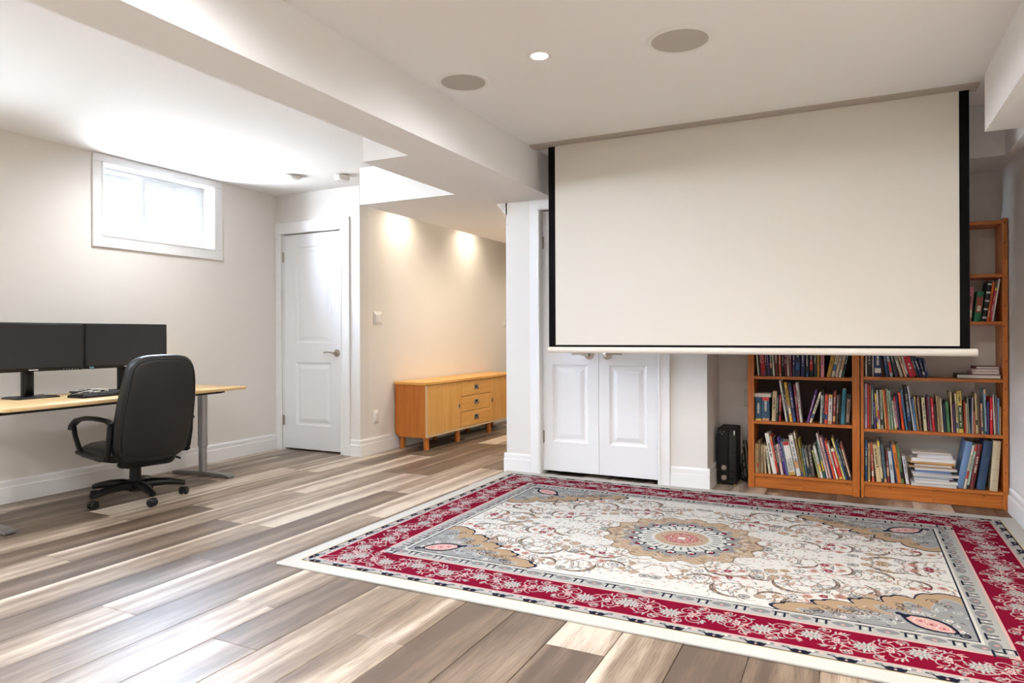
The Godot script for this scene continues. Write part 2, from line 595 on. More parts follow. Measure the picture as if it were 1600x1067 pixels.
	for i in 84:
		var p := Vector2(f0 + 14 + fmod(i * 0.618034 * 577.0, W - f0), f0 + 12 + fmod(i * 0.754878 * 311.0, H - f0))
		var big := r.randf_range(30, 78)
		var a := r.randf() * TAU
		var tn := -1.0 if i % 2 == 0 else 1.0
		var pts := []
		for j in 26:
			var t := j / 25.0
			pts.append(p + Vector2.from_angle(a + tn * t * 5.2) * big * (1.0 - 0.62 * t))
		line(pts, 1.15, stems)
		for j in range(2, 25, 2):
			leaf(pts[j], a + tn * j * 0.2 + 1.2 + (j % 4) * 0.6, r.randf_range(7, 13), 2.3, [tan_, green, rose.lerp(tan_, 0.4), grey][r.randi() % 4])
		if i % 3 == 0:
			for j in 14:
				var t := j / 13.0
				var q := p + Vector2.from_angle(a + t * 2.1) * (big * 0.95)
				dot(q.x, q.y, 1.6 + 5.0 * sin(PI * t), [tan_, tan_.lerp(brown, 0.3), grey.lerp(navy, 0.30)][j % 3])
			for s in [0.90, 1.05]:
				var rim := []
				for j in 9: rim.append(p + Vector2.from_angle(a + j / 8.0 * 2.1) * big * lerpf(0.95, s, sin(PI * j / 8.0)))
				line(rim, 1.0, brown)
	for i in 76:
		var p := Vector2(f0 + 14 + fmod(i * 0.618034 * 911.0, W - f0 - 6), f0 + 14 + fmod(i * 0.569840 * 613.0, H - f0 - 6))
		var kind := i % 7
		if kind < 2: palmette(p, r.randf_range(10, 15), r.randf() * TAU, rose.lerp(tan_, 0.35), brown, red.lerp(rose, 0.2))
		elif kind == 2: palmette(p, r.randf_range(11, 16), r.randf() * TAU, tan_, brown.lerp(grey, 0.3), ivory)
		elif kind == 3: flower(p, r.randf_range(10, 15), 7, pale, navy.lerp(grey, 0.3), grey.lerp(brown, 0.5))
		elif kind == 4: flower(p, r.randf_range(8, 11), 5, red.lerp(rose, 0.45), ivory, red.lerp(brown, 0.5))
		elif kind == 5: flower(p, r.randf_range(9, 13), 6, ivory, navy.lerp(brown, 0.4), navy.lerp(grey, 0.35))
		else: flower(p, r.randf_range(11, 16), 8, tan_.lerp(ivory, 0.3), rose, brown.lerp(tan_, 0.2))
	# lobed corner: grey ground, tan band, dark outline
	for y in range(int(f0), int(f0 + 0.52 * k)):
		for x in range(int(f0), int(f0 + 0.74 * k)):
			var v := Vector2((x - f0) / (0.70 * k), (y - f0) / (0.47 * k))
			var a := v.angle() / (PI / 2)
			var lobe := 0.90 - 0.26 * sin(a * PI) + 0.075 * absf(sin(a * PI * 5.0)) + 0.03 * absf(sin(a * PI * 10.0))
			var d := v.length() - lobe
			if d > 0.028: continue
			var c := navy
			if d < 0.006: c = tan_
			if d < -0.17 + 0.055 * sin(a * PI * 9.0): c = grey.lerp(pale, 0.45)
			if d > -0.185 + 0.055 * sin(a * PI * 9.0) and d < -0.165 + 0.055 * sin(a * PI * 9.0): c = pale
			ink.set_pixel(x, y, c)
	for i in 150:
		var ang := r.randf() * PI / 2
		var aa := ang / (PI / 2)
		var reach := 0.90 - 0.26 * sin(aa * PI)
		var rad := reach * sqrt(r.randf_range(0.02, 0.94))
		var v := Vector2.from_angle(ang) * rad
		var p := Vector2(f0 + v.x * 0.70 * k, f0 + v.y * 0.47 * k)
		if rad < reach - 0.19:
			if i % 3 == 0: curl(p, r.randf_range(10, 19), r.randf() * TAU, 1.3, 1.3, [pale.lerp(ivory, 0.5), brown.lerp(grey, 0.35), pale][i % 3])
			else: leaf(p, r.randf() * TAU, r.randf_range(8, 15), 3.0, [ivory.lerp(pale, 0.4), tan_.lerp(grey, 0.3), grey.lerp(navy, 0.4)][r.randi() % 3])
			if i % 9 == 0: flower(p, 9, 6, ivory, rose, grey.lerp(navy, 0.3))
		elif rad < reach - 0.04:
			if i % 2 == 0: curl(p, r.randf_range(8, 17), r.randf() * TAU, 1.1, 1.3, [brown, navy.lerp(brown, 0.5)][r.randi() % 2])
			else: leaf(p, r.randf() * TAU, 10, 2.2, [brown.lerp(tan_, 0.4), rose, ivory.lerp(tan_, 0.3), grey][r.randi() % 4])
	# navy shield set diagonally in the corner
	var o := Vector2(f0 + 22, f0 + 18)
	var dir := Vector2(0.84, 0.54).normalized()
	var nor := Vector2(-dir.y, dir.x)
	for pass_ in 2:
		for i in 60:
			var t := i / 59.0
			var half := (34.0 * pow(sin(PI * minf(1.0, t * 1.12)), 0.8) + 3.0) if t < 0.87 else 5.0
			var p: Vector2 = o + dir * (14.0 + t * 138.0)
			if pass_ == 0: line([p - nor * half, p + nor * half], 2.5, navy)
			elif t > 0.06 and t < 0.78: line([p - nor * (half - 9.0), p + nor * (half - 9.0)], 2.0, rose.lerp(tan_, 0.25).lerp(ivory, 0.35))
	for t in [0.22, 0.42, 0.6]: flower(o + dir * (14.0 + t * 138.0), 14.0 - 8.0 * absf(t - 0.42), 7, rose, red.lerp(brown, 0.4), ivory)
	curl(o + dir * 2.0, 12, 2.0, 1.2, 3.0, navy)
	# medallion in the middle of the rug
	var cx := W - 0.5
	var cy := H - 0.5
	for y in range(H - 270, H):
		for x in range(W - 270, W):
			var v := Vector2(x - cx, y - cy) / k
			var d := v.length() / 1.06
			var a := v.angle()
			var edge := 0.355 + 0.016 * cos(a * 16.0) + 0.008 * absf(cos(a * 8.0))
			if d > edge: continue
			var c := tan_.lerp(ivory, 0.16 + 0.16 * sin(x * 0.30) * sin(y * 0.27))
			if d > edge - 0.006: c = brown.lerp(tan_, 0.4)
			if d < 0.272 + 0.018 * cos(a * 16.0): c = grey.lerp(pale, 0.4)
			if d < 0.208: c = ivory.lerp(pale, 0.3)
			if d < 0.186 and d > 0.146 and cos(a * 32.0) > 0.62: c = green.lerp(navy, 0.2)
			if d < 0.128: c = tan_.lerp(ivory, 0.2)
			if d < 0.082: c = rose.lerp(tan_, 0.35) if sin(d * 420.0) * cos(a * 12.0) > -0.1 else red.lerp(rose, 0.6).lerp(brown, 0.2)
			if d < 0.020: c = ivory
			ink.set_pixel(x, y, c)
	for i in 9:
		var a := PI + (i + 0.5) * TAU / 32.0 * 2.0 - TAU / 32.0
		for e in [[0.228, 16.0, navy], [0.226, 11.0, ivory], [0.240, 8.0, red.lerp(rose, 0.15)], [0.200, 6.0, navy]]:
			var p: Vector2 = Vector2(cx, cy) + Vector2.from_angle(a) * (float(e[0]) * 1.06 * k)
			dot(p.x, p.y, e[1], e[2])
	for i in 90:
		var a := PI + r.randf() * PI / 2
		var dd := r.randf_range(0.25, 0.35)
		var p := Vector2(cx, cy) + Vector2.from_angle(a) * (dd * 1.06 * k)
		if i % 3 == 0: curl(p, r.randf_range(6, 12), r.randf() * TAU, 1.1, 1.2, [ivory.lerp(tan_, 0.3), brown.lerp(tan_, 0.2)][i % 2])
		else: leaf(p, r.randf() * TAU, 9, 2.2, [grey, ivory.lerp(tan_, 0.3), brown.lerp(tan_, 0.4), rose.lerp(tan_, 0.4)][r.randi() % 4])
	for i in 60:
		var a := PI + r.randf() * PI / 2
		var p := Vector2(cx, cy) + Vector2.from_angle(a) * (r.randf_range(0.02, 0.115) * 1.06 * k)
		dot(p.x, p.y, r.randf_range(1.5, 3.0), [rose, red.lerp(rose, 0.5), tan_, ivory][i % 4])
	ink.blit_rect(clip, Rect2i(0, 0, W, int(f0)), Vector2i.ZERO)
	ink.blit_rect(clip2, Rect2i(0, 0, int(f0), H), Vector2i.ZERO)
	var nap := noise_bytes(W, H, 77, 0.45, 2)
	var px := ink.get_data()
	for i in W * H:
		var f := 0.86 + 0.26 * nap[i] / 255.0
		px[i * 3] = mini(255, int(px[i * 3] * f))
		px[i * 3 + 1] = mini(255, int(px[i * 3 + 1] * f))
		px[i * 3 + 2] = mini(255, int(px[i * 3 + 2] * f))
	ink = Image.create_from_data(W, H, false, Image.FORMAT_RGB8, px)
	var full := Image.create(W * 2, H * 2, false, Image.FORMAT_RGB8)
	var part := ink.duplicate()
	full.blit_rect(part, Rect2i(0, 0, W, H), Vector2i(0, 0))
	part.flip_x()
	full.blit_rect(part, Rect2i(0, 0, W, H), Vector2i(W, 0))
	part.flip_y()
	full.blit_rect(part, Rect2i(0, 0, W, H), Vector2i(W, H))
	part.flip_x()
	full.blit_rect(part, Rect2i(0, 0, W, H), Vector2i(0, H))
	var m := mat(Color.WHITE, 0.95, 0.0, 0.1)
	m.albedo_texture = ImageTexture.create_from_image(full)
	return m

# ---------------------------------------------------------------- the room
func wall_with_hole(st: SurfaceTool, axis: int, at: float, thick: float, a0: float, a1: float, y1: float, h0: float, h1: float, hy0: float, hy1: float) -> void:
	# a wall across «axis» (0: x, 2: z) from a0 to a1 along the other axis, with one opening
	var put := func(p0: float, p1: float, q0: float, q1: float) -> void:
		if p1 - p0 < 1e-4 or q1 - q0 < 1e-4: return
		var lo := Vector3(at, q0, p0) if axis == 0 else Vector3(p0, q0, at)
		var hi := Vector3(at + thick, q1, p1) if axis == 0 else Vector3(p1, q1, at + thick)
		bx(st, Vector3(minf(lo.x, hi.x), lo.y, minf(lo.z, hi.z)), Vector3(maxf(lo.x, hi.x), hi.y, maxf(lo.z, hi.z)))
	put.call(a0, h0, -0.1, y1)
	put.call(h1, a1, -0.1, y1)
	put.call(h0, h1, -0.1, hy0)
	put.call(h0, h1, hy1, y1)

func baseboard(called: String, a: Vector3, b: Vector3, out: Vector3, label: String) -> void:
	var prof := PackedVector2Array([Vector2(0, 0), Vector2(0.019, 0), Vector2(0.019, 0.098), Vector2(0.0165, 0.102), Vector2(0.013, 0.104), Vector2(0.013, 0.132), Vector2(0.009, 0.141), Vector2(0.004, 0.146), Vector2(0, 0.146)])
	var dir := (b - a).normalized()
	var st := S()
	prism(st, prof, 0, a.distance_to(b), Transform3D(Basis(out, Vector3.UP, out.cross(Vector3.UP)), a if out.cross(Vector3.UP).dot(dir) > 0 else b))
	struct(called, st, M.trim, label, "baseboard")

func casing(parent: Node, x0: float, x1: float, top: float, z: float, w: float, clip_left := -99.0) -> void:
	# flat architrave with an inner bead round a door opening in a wall across z
	for k in 3:
		var st := S()
		if k == 0: bx(st, Vector3(maxf(x0 - w, clip_left), 0, z), Vector3(x0, top, z + 0.018), 0.002); bx(st, Vector3(x0 - 0.022, 0, z), Vector3(x0 - 0.004, top, z + 0.024), 0.004)
		elif k == 1: bx(st, Vector3(x1, 0, z), Vector3(x1 + w, top, z + 0.018), 0.002); bx(st, Vector3(x1 + 0.004, 0, z), Vector3(x1 + 0.022, top, z + 0.024), 0.004)
		else: bx(st, Vector3(maxf(x0 - w, clip_left), top, z), Vector3(x1 + w, minf(top + w, SOFFIT - 0.001 if x0 > -3.0 else 9.0), z + 0.018), 0.002); bx(st, Vector3(x0 - 0.022, top + 0.004, z), Vector3(x1 + 0.022, top + 0.022, z + 0.024), 0.004)
		obj("casing", st, M.trim, parent)

# panelled door leaf; its front lies at z = 0, panels are Rect2(x, y, w, h) in the leaf's own plane
func leaf_mesh(parent: Node, w: float, y0: float, y1: float, panels: Array) -> void:
	var st := S()
	var T := 0.035
	bx(st, Vector3(0, y0, -T), Vector3(w, y1, -0.012))
	st.set_smooth_group(-1)
	var F := Vector3(0, 0, 1)
	var face := func(a: float, b: float, c: float, d: float) -> void:
		quad(st, Vector3(a, c, 0), Vector3(b, c, 0), Vector3(b, d, 0), Vector3(a, d, 0), F)
	var px0: float = panels[0].position.x
	var px1: float = panels[0].end.x
	face.call(0, px0, y0, y1)
	face.call(px1, w, y0, y1)
	var y := y0
	for p in panels:
		face.call(px0, px1, y, p.position.y)
		y = p.end.y
	face.call(px0, px1, y, y1)
	for e in [[Vector3(0, y0, 0), Vector3(0, y1, 0), Vector3.LEFT], [Vector3(w, y0, 0), Vector3(w, y1, 0), Vector3.RIGHT], [Vector3(0, y0, 0), Vector3(w, y0, 0), Vector3.DOWN], [Vector3(0, y1, 0), Vector3(w, y1, 0), Vector3.UP]]:
		quad(st, e[0], e[1], e[1] + Vector3(0, 0, -0.012), e[0] + Vector3(0, 0, -0.012), e[2])
	obj("leaf", st, M.door, parent)
	for p in panels:
		var pn := S()
		pn.set_smooth_group(-1)
		var steps := [[0.0, 0.0], [0.006, -0.005], [0.018, -0.010], [0.030, -0.0105], [0.040, -0.0075], [0.060, -0.003]]
		for i in steps.size() - 1:
			var r0: Rect2 = p.grow(-steps[i][0])
			var r1: Rect2 = p.grow(-steps[i + 1][0])
			var c0 := [r0.position, Vector2(r0.end.x, r0.position.y), r0.end, Vector2(r0.position.x, r0.end.y)]
			var c1 := [r1.position, Vector2(r1.end.x, r1.position.y), r1.end, Vector2(r1.position.x, r1.end.y)]
			for k in 4:
				var l := (k + 1) % 4
				quad(pn, Vector3(c0[k].x, c0[k].y, steps[i][1]), Vector3(c0[l].x, c0[l].y, steps[i][1]), Vector3(c1[l].x, c1[l].y, steps[i + 1][1]), Vector3(c1[k].x, c1[k].y, steps[i + 1][1]), F)
		var rr: Rect2 = p.grow(-0.060)
		quad(pn, Vector3(rr.position.x, rr.position.y, -0.003), Vector3(rr.end.x, rr.position.y, -0.003), Vector3(rr.end.x, rr.end.y, -0.003), Vector3(rr.position.x, rr.end.y, -0.003), F)
		obj("panel", pn, M.door, parent)

func lever(parent: Node, x: float, y: float, dir: float) -> void:
	var st := S()
	var face := Transform3D(Basis(Vector3.RIGHT, PI / 2), Vector3(x, y, 0))
	lathe(st, [Vector2(0.034, 0), Vector2(0.034, 0.005), Vector2(0.030, 0.010), Vector2(0.016, 0.013), Vector2(0.012, 0.018), Vector2(0.012, 0.045), Vector2(0.010, 0.052), Vector2(0, 0.052)], 24, face)
	var h := obj("door_handle", st, M.nickel, parent)
	h.set_meta("label", "satin nickel lever handle")
	var lv := S()
	var pts := []
	for i in 11:
		var t := i / 10.0
		pts.append(Vector3(x + dir * (0.125 * t), y + 0.010 * sin(t * PI) - 0.004 * t + 0.010 * t * t * t, 0.043 + 0.004 * sin(t * PI)))
	tube(lv, pts, [0.009, 0.009, 0.0085, 0.008, 0.0075, 0.007, 0.007, 0.007, 0.007, 0.0065, 0.004], 10)
	obj("lever", lv, M.nickel, h)

func hinge(parent: Node, x: float, y: float) -> void:
	var st := S()
	lathe(st, [Vector2(0, -0.052), Vector2(0.004, -0.050), Vector2(0.0065, -0.045), Vector2(0.0065, 0.045), Vector2(0.004, 0.050), Vector2(0, 0.052)], 12, Transform3D(Basis(), Vector3(x, y, 0.006)))
	bx(st, Vector3(x - 0.012, y - 0.045, -0.002), Vector3(x + 0.012, y + 0.045, 0.002), 0.0005)
	obj("hinge", st, M.nickel, parent)

func build_room() -> void:
	# floor: subfloor slab with every plank laid on it
	var fl := struct("floor", one(Vector3(-5.1, -0.25, -9.2), Vector3(1.1, -0.008, 3.1)), mat(Color(0.50, 0.42, 0.35), 0.6), "wood look plank floor of mixed grey and brown boards", "floor")
	var PW := 0.2135
	var L := 1.54
	var seams := {-23: -1.69, -24: -2.255, -22: -1.97, -25: -2.80, -21: -1.68, -29: -2.545, -27: -3.50, -28: -4.49, -26: -4.32, -20: -2.33}
	var idx := 0
	for row in range(-16, 13):
		var x0 := -1.80 + row * PW
		var x1 := x0 + PW
		x0 = maxf(x0, WX)
		x1 = minf(x1, RX)
		if x1 - x0 < 0.01: continue
		var key := int(round((-1.80 + row * PW - PW * 0.5 + 0.0) / PW * 1.0)) 
		var off := fposmod(row * 0.618 + 0.13, 1.0) * L
		if SEAM.has(row): off = fposmod(SEAM[row], L)
		var z := 0.4
		var first := z - fposmod(z - off, L)
		var spans := [[first, z]]
		var q := first
		while q > -8.9:
			spans.append([q - L, q])
			q -= L
		for sp in spans:
			var za: float = maxf(sp[0], -8.95)
			var zb: float = sp[1]
			var xm := (x0 + x1) / 2
			if zb < DZ - 0.05 and xm < EX - 0.12: continue
			if zb < -5.30 and xm > -2.2: continue
			if x0 > -2.30 and x1 < 0.72 and za > -4.62 and zb < -2.45: continue
			if xm > -0.8 and zb > -0.4 and za > -1.0: continue
			var v := TONE.get("%d %d" % [row, int(floor(-zb / L + 0.5))], (idx * 5 + row * 7 + 36) % 12) as int
			idx += 1
			plank(fl, x0, x1, za, zb, v)
	# walls
	var st := S()
	wall_with_hole(st, 0, WX, -0.26, DZ - 0.13, -2.4, CEIL + 0.05, -4.055, -3.097, 1.795, 2.318)
	wall_with_hole(st, 0, WX, -0.26, -2.4, 0.0, CEIL + 0.05, -1.60, -0.642, 1.795, 2.318)
	bx(st, Vector3(WX - 0.26, -0.1, 0.0), Vector3(WX, CEIL + 0.05, 2.9))
	struct("wall_left", st, M.wall, "pale beige left wall with the small high window", "wall")
	st = S()
	wall_with_hole(st, 2, DZ, -0.12, WX, EX, CEIL + 0.05, -4.771, -4.071, -0.1, 2.012)
	struct("wall_back", st, M.wall_cool, "pale grey wall round the single white panel door", "wall")
	struct("wall_hallway", one(Vector3(EX - 0.12, -0.1, -9.1), Vector3(EX, CEIL + 0.05, DZ - 0.12)), M.wall, "warm beige hallway wall behind the wooden sideboard", "wall")
	st = S()
	wall_with_hole(st, 2, FZ, -0.12, -2.41, -0.88, CEIL + 0.05, -2.112, -1.218, -0.1, 2.012)
	prism(st, PackedVector2Array([Vector2(-2.495, SOFFIT + 0.02), Vector2(-2.495, SOFFIT - 0.002), Vector2(-2.41, 1.993), Vector2(-2.40, 1.993), Vector2(-2.40, SOFFIT + 0.02)]), FZ - 0.12, FZ)
	struct("wall_closet", st, M.wall_cool, "pale grey wall holding the white double closet doors", "wall")
	struct("wall_hallway_right", one(Vector3(-2.41, -0.1, -9.1), Vector3(-2.29, CEIL, FZ - 0.12)), M.wall, "hidden side of the hallway behind the closet", "wall")
	struct("wall_hallway_end", one(Vector3(EX - 0.12, -0.1, -9.2), Vector3(-2.29, CEIL + 0.05, -9.08)), M.wall, "far end wall of the hallway", "wall")
	struct("wall_alcove_side", one(Vector3(-1.0, -0.1, -5.34), Vector3(-0.88, CEIL, FZ - 0.12)), M.wall, "short side wall of the bookcase alcove", "wall")
	struct("wall_alcove", one(Vector3(-0.88, -0.1, -5.34), Vector3(RX, CEIL, -5.22)), M.wall, "shaded beige wall behind the two bookcases", "wall")
	struct("wall_right", one(Vector3(RX, -0.1, -5.34), Vector3(RX + 0.12, CEIL + 0.05, 2.9)), M.wall, "beige right wall beside the bookcases", "wall")
	struct("wall_front", one(Vector3(WX - 0.2, -0.1, 2.8), Vector3(RX + 0.12, CEIL + 0.05, 2.95)), M.wall, "wall behind the camera", "wall")
	struct("wall_storage", one(Vector3(WX - 0.05, -0.1, DZ - 0.5), Vector3(EX - 0.1, CEIL + 0.05, DZ - 0.4)), M.dark, "dark back of the cupboard behind the single panel door", "wall")
	struct("wall_storage_side", one(Vector3(WX - 0.26, -0.1, DZ - 0.5), Vector3(WX, CEIL + 0.05, DZ - 0.12)), M.dark, "side of the cupboard behind the single panel door", "wall")
	struct("wall_closet_inside", one(Vector3(-2.29, -0.1, -5.34), Vector3(-1.0, CEIL, -5.22)), M.dark, "dark back of the closet", "wall")
	# ceiling and the dropped boxes below it
	struct("ceiling", one(Vector3(-5.1, CEIL, -9.2), Vector3(1.1, CEIL + 0.2, 3.0)), M.ceiling, "flat white ceiling over both parts of the room", "ceiling")
	st = S()
	bx(st, Vector3(-2.262, SOFFIT, -3.237), Vector3(-1.999, CEIL, 2.85))
	bx(st, Vector3(-2.592, SOFFIT, -4.283), Vector3(-1.999, CEIL, -3.237))
	bx(st, Vector3(-3.462, SOFFIT, FZ - 0.0), Vector3(-1.999, CEIL, -4.283))
	bx(st, Vector3(-3.462, SOFFIT, -9.1), Vector3(-2.41, CEIL, FZ))
	struct("trim_1", st, M.ceiling, "boxed-in ceiling beam stepping wider towards the hallway", "beam")
	st = S()
	bx(st, Vector3(0.612, 2.085, -4.185), Vector3(RX, CEIL, 2.85))
	struct("trim_2", st, M.ceiling, "boxed-in duct along the right side of the ceiling", "bulkhead")
	st = S()
	bx(st, Vector3(-0.88, 2.078, -5.22), Vector3(RX, CEIL, FZ))
	bx(st, Vector3(0.792, 2.078, FZ), Vector3(RX, CEIL, -4.185))
	struct("trim_3", st, M.ceiling, "dropped ceiling box above the bookcase alcove", "bulkhead")
	# baseboards
	baseboard("baseboard_left", Vector3(WX, 0, DZ), Vector3(WX, 0, 2.8), Vector3.RIGHT, "white stepped baseboard along the left wall under the desk")
	baseboard("baseboard_hallway", Vector3(EX, 0, -9.08), Vector3(EX, 0, DZ + 0.019), Vector3.RIGHT, "white baseboard along the hallway wall behind the sideboard")
	baseboard("baseboard_back", Vector3(-3.962, 0, DZ), Vector3(EX + 0.002, 0, DZ), Vector3.BACK, "short white baseboard between the panel door and the hallway corner")
	baseboard("baseboard_closet", Vector3(-2.427, 0, FZ), Vector3(-2.2, 0, FZ), Vector3.BACK, "short white baseboard left of the closet doors")
	baseboard("baseboard_pillar", Vector3(-1.128, 0, FZ), Vector3(-0.862, 0, FZ), Vector3.BACK, "short white baseboard right of the closet doors")
	baseboard("baseboard_alcove", Vector3(-0.88, 0, -5.22), Vector3(-0.88, 0, FZ), Vector3.RIGHT, "shaded white baseboard on the alcove side behind the black amplifier")
	baseboard("baseboard_right", Vector3(RX, 0, -4.93), Vector3(RX, 0, 2.8), Vector3.LEFT, "white baseboard along the right wall beside the rug")
	build_window("window_1", "small white basement slider window high on the left wall", -4.055, -3.097)
	build_window("window_2", "second basement window of the left wall, beside the camera and outside the picture", -1.60, -0.642)
	build_doors()

const SEAM := {-4: -1.69, -5: -2.255, -2: -1.97, -6: -2.80, -1: -1.68, -10: -2.545, -9: -4.489, -8: -3.50, -7: -4.32, 0: -2.34}
const TONE := {}

func plank(fl: Node, x0: float, x1: float, z0: float, z1: float, v: int) -> void:
	var st := S()
	var g := 0.0011
	var b := 0.0016
	var a := Vector3(x0 + g, 0, z0 + g)
	var c := Vector3(x1 - g, 0, z1 - g)
	st.set_smooth_group(-1)
	var u0 := fposmod(v * 0.37, 0.2)
	var uv := func(p: Vector3) -> Vector2:
		return Vector2(u0 + (z1 - p.z) / 2.2, (v + clampf(0.03 + 0.94 * (p.x - x0) / 0.2135, 0.02, 0.98)) / 12.0)
	var T := [Vector3(a.x + b, 0, a.z + b), Vector3(c.x - b, 0, a.z + b), Vector3(c.x - b, 0, c.z - b), Vector3(a.x + b, 0, c.z - b)]
	var E := [Vector3(a.x, -b, a.z), Vector3(c.x, -b, a.z), Vector3(c.x, -b, c.z), Vector3(a.x, -b, c.z)]
	tri(st, T[0], T[1], T[2], Vector3.UP, uv.call(T[0]), uv.call(T[1]), uv.call(T[2]))
	tri(st, T[0], T[2], T[3], Vector3.UP, uv.call(T[0]), uv.call(T[2]), uv.call(T[3]))
	for k in 4:
		var l := (k + 1) % 4
		var n: Vector3 = (E[k] + E[l]) / 2 - (a + c) / 2 + Vector3.UP * 0.3
		tri(st, T[k], T[l], E[l], n, uv.call(T[k]), uv.call(T[l]), uv.call(E[l]))
		tri(st, T[k], E[l], E[k], n, uv.call(T[k]), uv.call(E[l]), uv.call(E[k]))
		var d := Vector3(0, -0.0065 + b, 0)
		n = (E[k] + E[l]) / 2 - (a + c) / 2
		n.y = 0
		if n.length() > 0.01:
			tri(st, E[k], E[l], E[l] + d, n, uv.call(E[k]), uv.call(E[l]), uv.call(E[l]))
			tri(st, E[k], E[l] + d, E[k] + d, n, uv.call(E[k]), uv.call(E[l]), uv.call(E[k]))
	obj("plank", st, M.plank, fl)

func build_window(called: String, label: String, z0: float, z1: float) -> void:
	var w := setting(called, label, "window", Vector3(WX, 0, 0))
	var y0 := 1.795
	var y1 := 2.318
	# casing round the opening, in four lengths
	for k in 4:
		var st := S()
		if k == 0: bx(st, Vector3(0, y1, z0 - 0.085), Vector3(0.018, CEIL - 0.002, z1 + 0.075), 0.003)
		elif k == 1: bx(st, Vector3(0, y0 - 0.088, z0 - 0.085), Vector3(0.018, y0, z1 + 0.075), 0.003)
		elif k == 2: bx(st, Vector3(0, y0, z0 - 0.085), Vector3(0.018, y1, z0), 0.003)
		else: bx(st, Vector3(0, y0, z1), Vector3(0.018, y1, z1 + 0.075), 0.003)
		obj("casing", st, M.trim, w)
	var bead := S()
	for e in [[y0 - 0.012, y0 + 0.004, z0 - 0.012, z1 + 0.012], [y1 - 0.004, y1 + 0.012, z0 - 0.012, z1 + 0.012], [y0, y1, z0 - 0.012, z0 + 0.004], [y0, y1, z1 - 0.004, z1 + 0.012]]:
		bx(bead, Vector3(-0.01, e[0], e[2]), Vector3(0.024, e[1], e[3]), 0.004)
	obj("bead", bead, M.trim, w)
	var fr := S()
	for e in [[y0, y0 + 0.032, z0, z1], [y1 - 0.032, y1, z0, z1], [y0 + 0.0322, y1 - 0.0322, z0, z0 + 0.032], [y0 + 0.0322, y1 - 0.0322, z1 - 0.032, z1]]:
		bx(fr, Vector3(-0.22, e[0], e[2]), Vector3(-0.12, e[1], e[3]), 0.003)
	obj("window_frame", fr, M.vinyl, w)
	var mid := z0 + 0.535
	for k in 2:
		var a := z0 + 0.028 if k == 0 else mid - 0.015
		var b := mid + 0.022 if k == 0 else z1 - 0.028
		var x := -0.150 if k == 0 else -0.195
		var sa := S()
		var t := 0.034
		for e in [[y0 + 0.028, y0 + 0.033 + t, a, b], [y1 - 0.033 - t, y1 - 0.028, a, b], [y0 + 0.0334 + t, y1 - 0.0334 - t, a, a + t], [y0 + 0.0334 + t, y1 - 0.0334 - t, b - t, b]]:
			bx(sa, Vector3(x, e[0], e[2]), Vector3(x + 0.026, e[1], e[3]), 0.001)
		var s := obj("sash", sa, M.vinyl, w)
		obj("pane", one(Vector3(x + 0.011, y0 + 0.034 + t, a + t + 0.0005), Vector3(x + 0.015, y1 - 0.034 - t, b - t - 0.0005)), M.glass, s)

func build_doors() -> void:
	var d := setting("door_1", "single white two-panel door with lever handle in the left corner", "door", Vector3.ZERO)
	casing(d, -4.773, -4.069, 2.010, DZ, 0.103, WX + 0.001)
	var lf := Node3D.new()
	lf.name = "door_leaf"
	lf.position = Vector3(-4.770, 0, DZ - 0.028)
	d.add_child(lf, true)
	leaf_mesh(lf, 0.698, 0.016, 2.004, [Rect2(0.137, 0.236, 0.424, 0.582), Rect2(0.137, 0.995, 0.424, 0.893)])
	lever(d, 0, 0, -1)
	var hd := d.get_child(d.get_child_count() - 1) as Node3D
	hd.position = Vector3(-4.140, 0.905, DZ - 0.028)
	for y in [0.276, 1.798]:
		hinge(d, 0, y)
		(d.get_child(d.get_child_count() - 1) as Node3D).position = Vector3(-4.773, 0, DZ - 0.012)
	obj("jamb", one(Vector3(-4.773, 0, DZ - 0.12), Vector3(-4.7705, 2.012, DZ)), M.trim, d)
	var c := setting("trim_4", "white door frame round the double closet", "door frame", Vector3.ZERO)
	casing(c, -2.113, -1.217, 2.010, FZ, 0.086)
	var jb := S()
	bx(jb, Vector3(-2.113, 0, FZ - 0.12), Vector3(-2.1105, 2.012, FZ))
	bx(jb, Vector3(-1.2195, 0, FZ - 0.12), Vector3(-1.217, 2.012, FZ))
	obj("jamb", jb, M.trim, c)
	for k in 2:
		var e := setting("door_%d" % (k + 2), ["left leaf of the white double closet, half behind the projection screen", "right leaf of the white double closet, half behind the projection screen"][k], "door", Vector3([-2.1095, -1.6630][k], 0, FZ - 0.030))
		leaf_mesh(e, 0.4435, 0.032, 2.002, [Rect2(0.080, 0.253, 0.278, 0.585), Rect2(0.080, 0.995, 0.278, 0.90)])
		lever(e, 0.372 if k == 0 else 0.066, 0.912, -1 if k == 0 else 1)
		for y in [0.286, 1.765]: hinge(e, -0.002 if k == 0 else 0.4455, y)

# ---------------------------------------------------------------- lamps and ceiling fittings
func pot_light(at: Vector3, label: String, energy: float, col: Color, cone := 87.0) -> void:
	var t := thing("ceiling_light", label, "ceiling light", at, 0, "recessed pot lights")
	var st := S()
	lathe(st, [Vector2(0.040, -0.003), Vector2(0.052, -0.005), Vector2(0.060, -0.003), Vector2(0.062, 0.0)], 28)
	obj("trim_ring", st, M.plastic, t)
	st = S()
	lathe(st, [Vector2(0, -0.004), Vector2(0.041, -0.003)], 28)
	obj("lens", st, glow(Color(1, 0.97, 0.92), LENS), t)
	var l := SpotLight3D.new()
	l.name = "lamp"
	l.light_color = col
	l.light_energy = energy
	l.spot_range = 14.0
	l.spot_attenuation = 2.0
	l.spot_angle = cone
	l.spot_angle_attenuation = 1.0
	l.light_size = 0.045
	l.shadow_enabled = true
	l.rotation.x = -PI / 2
	l.position.y = -0.012
	t.add_child(l, true)

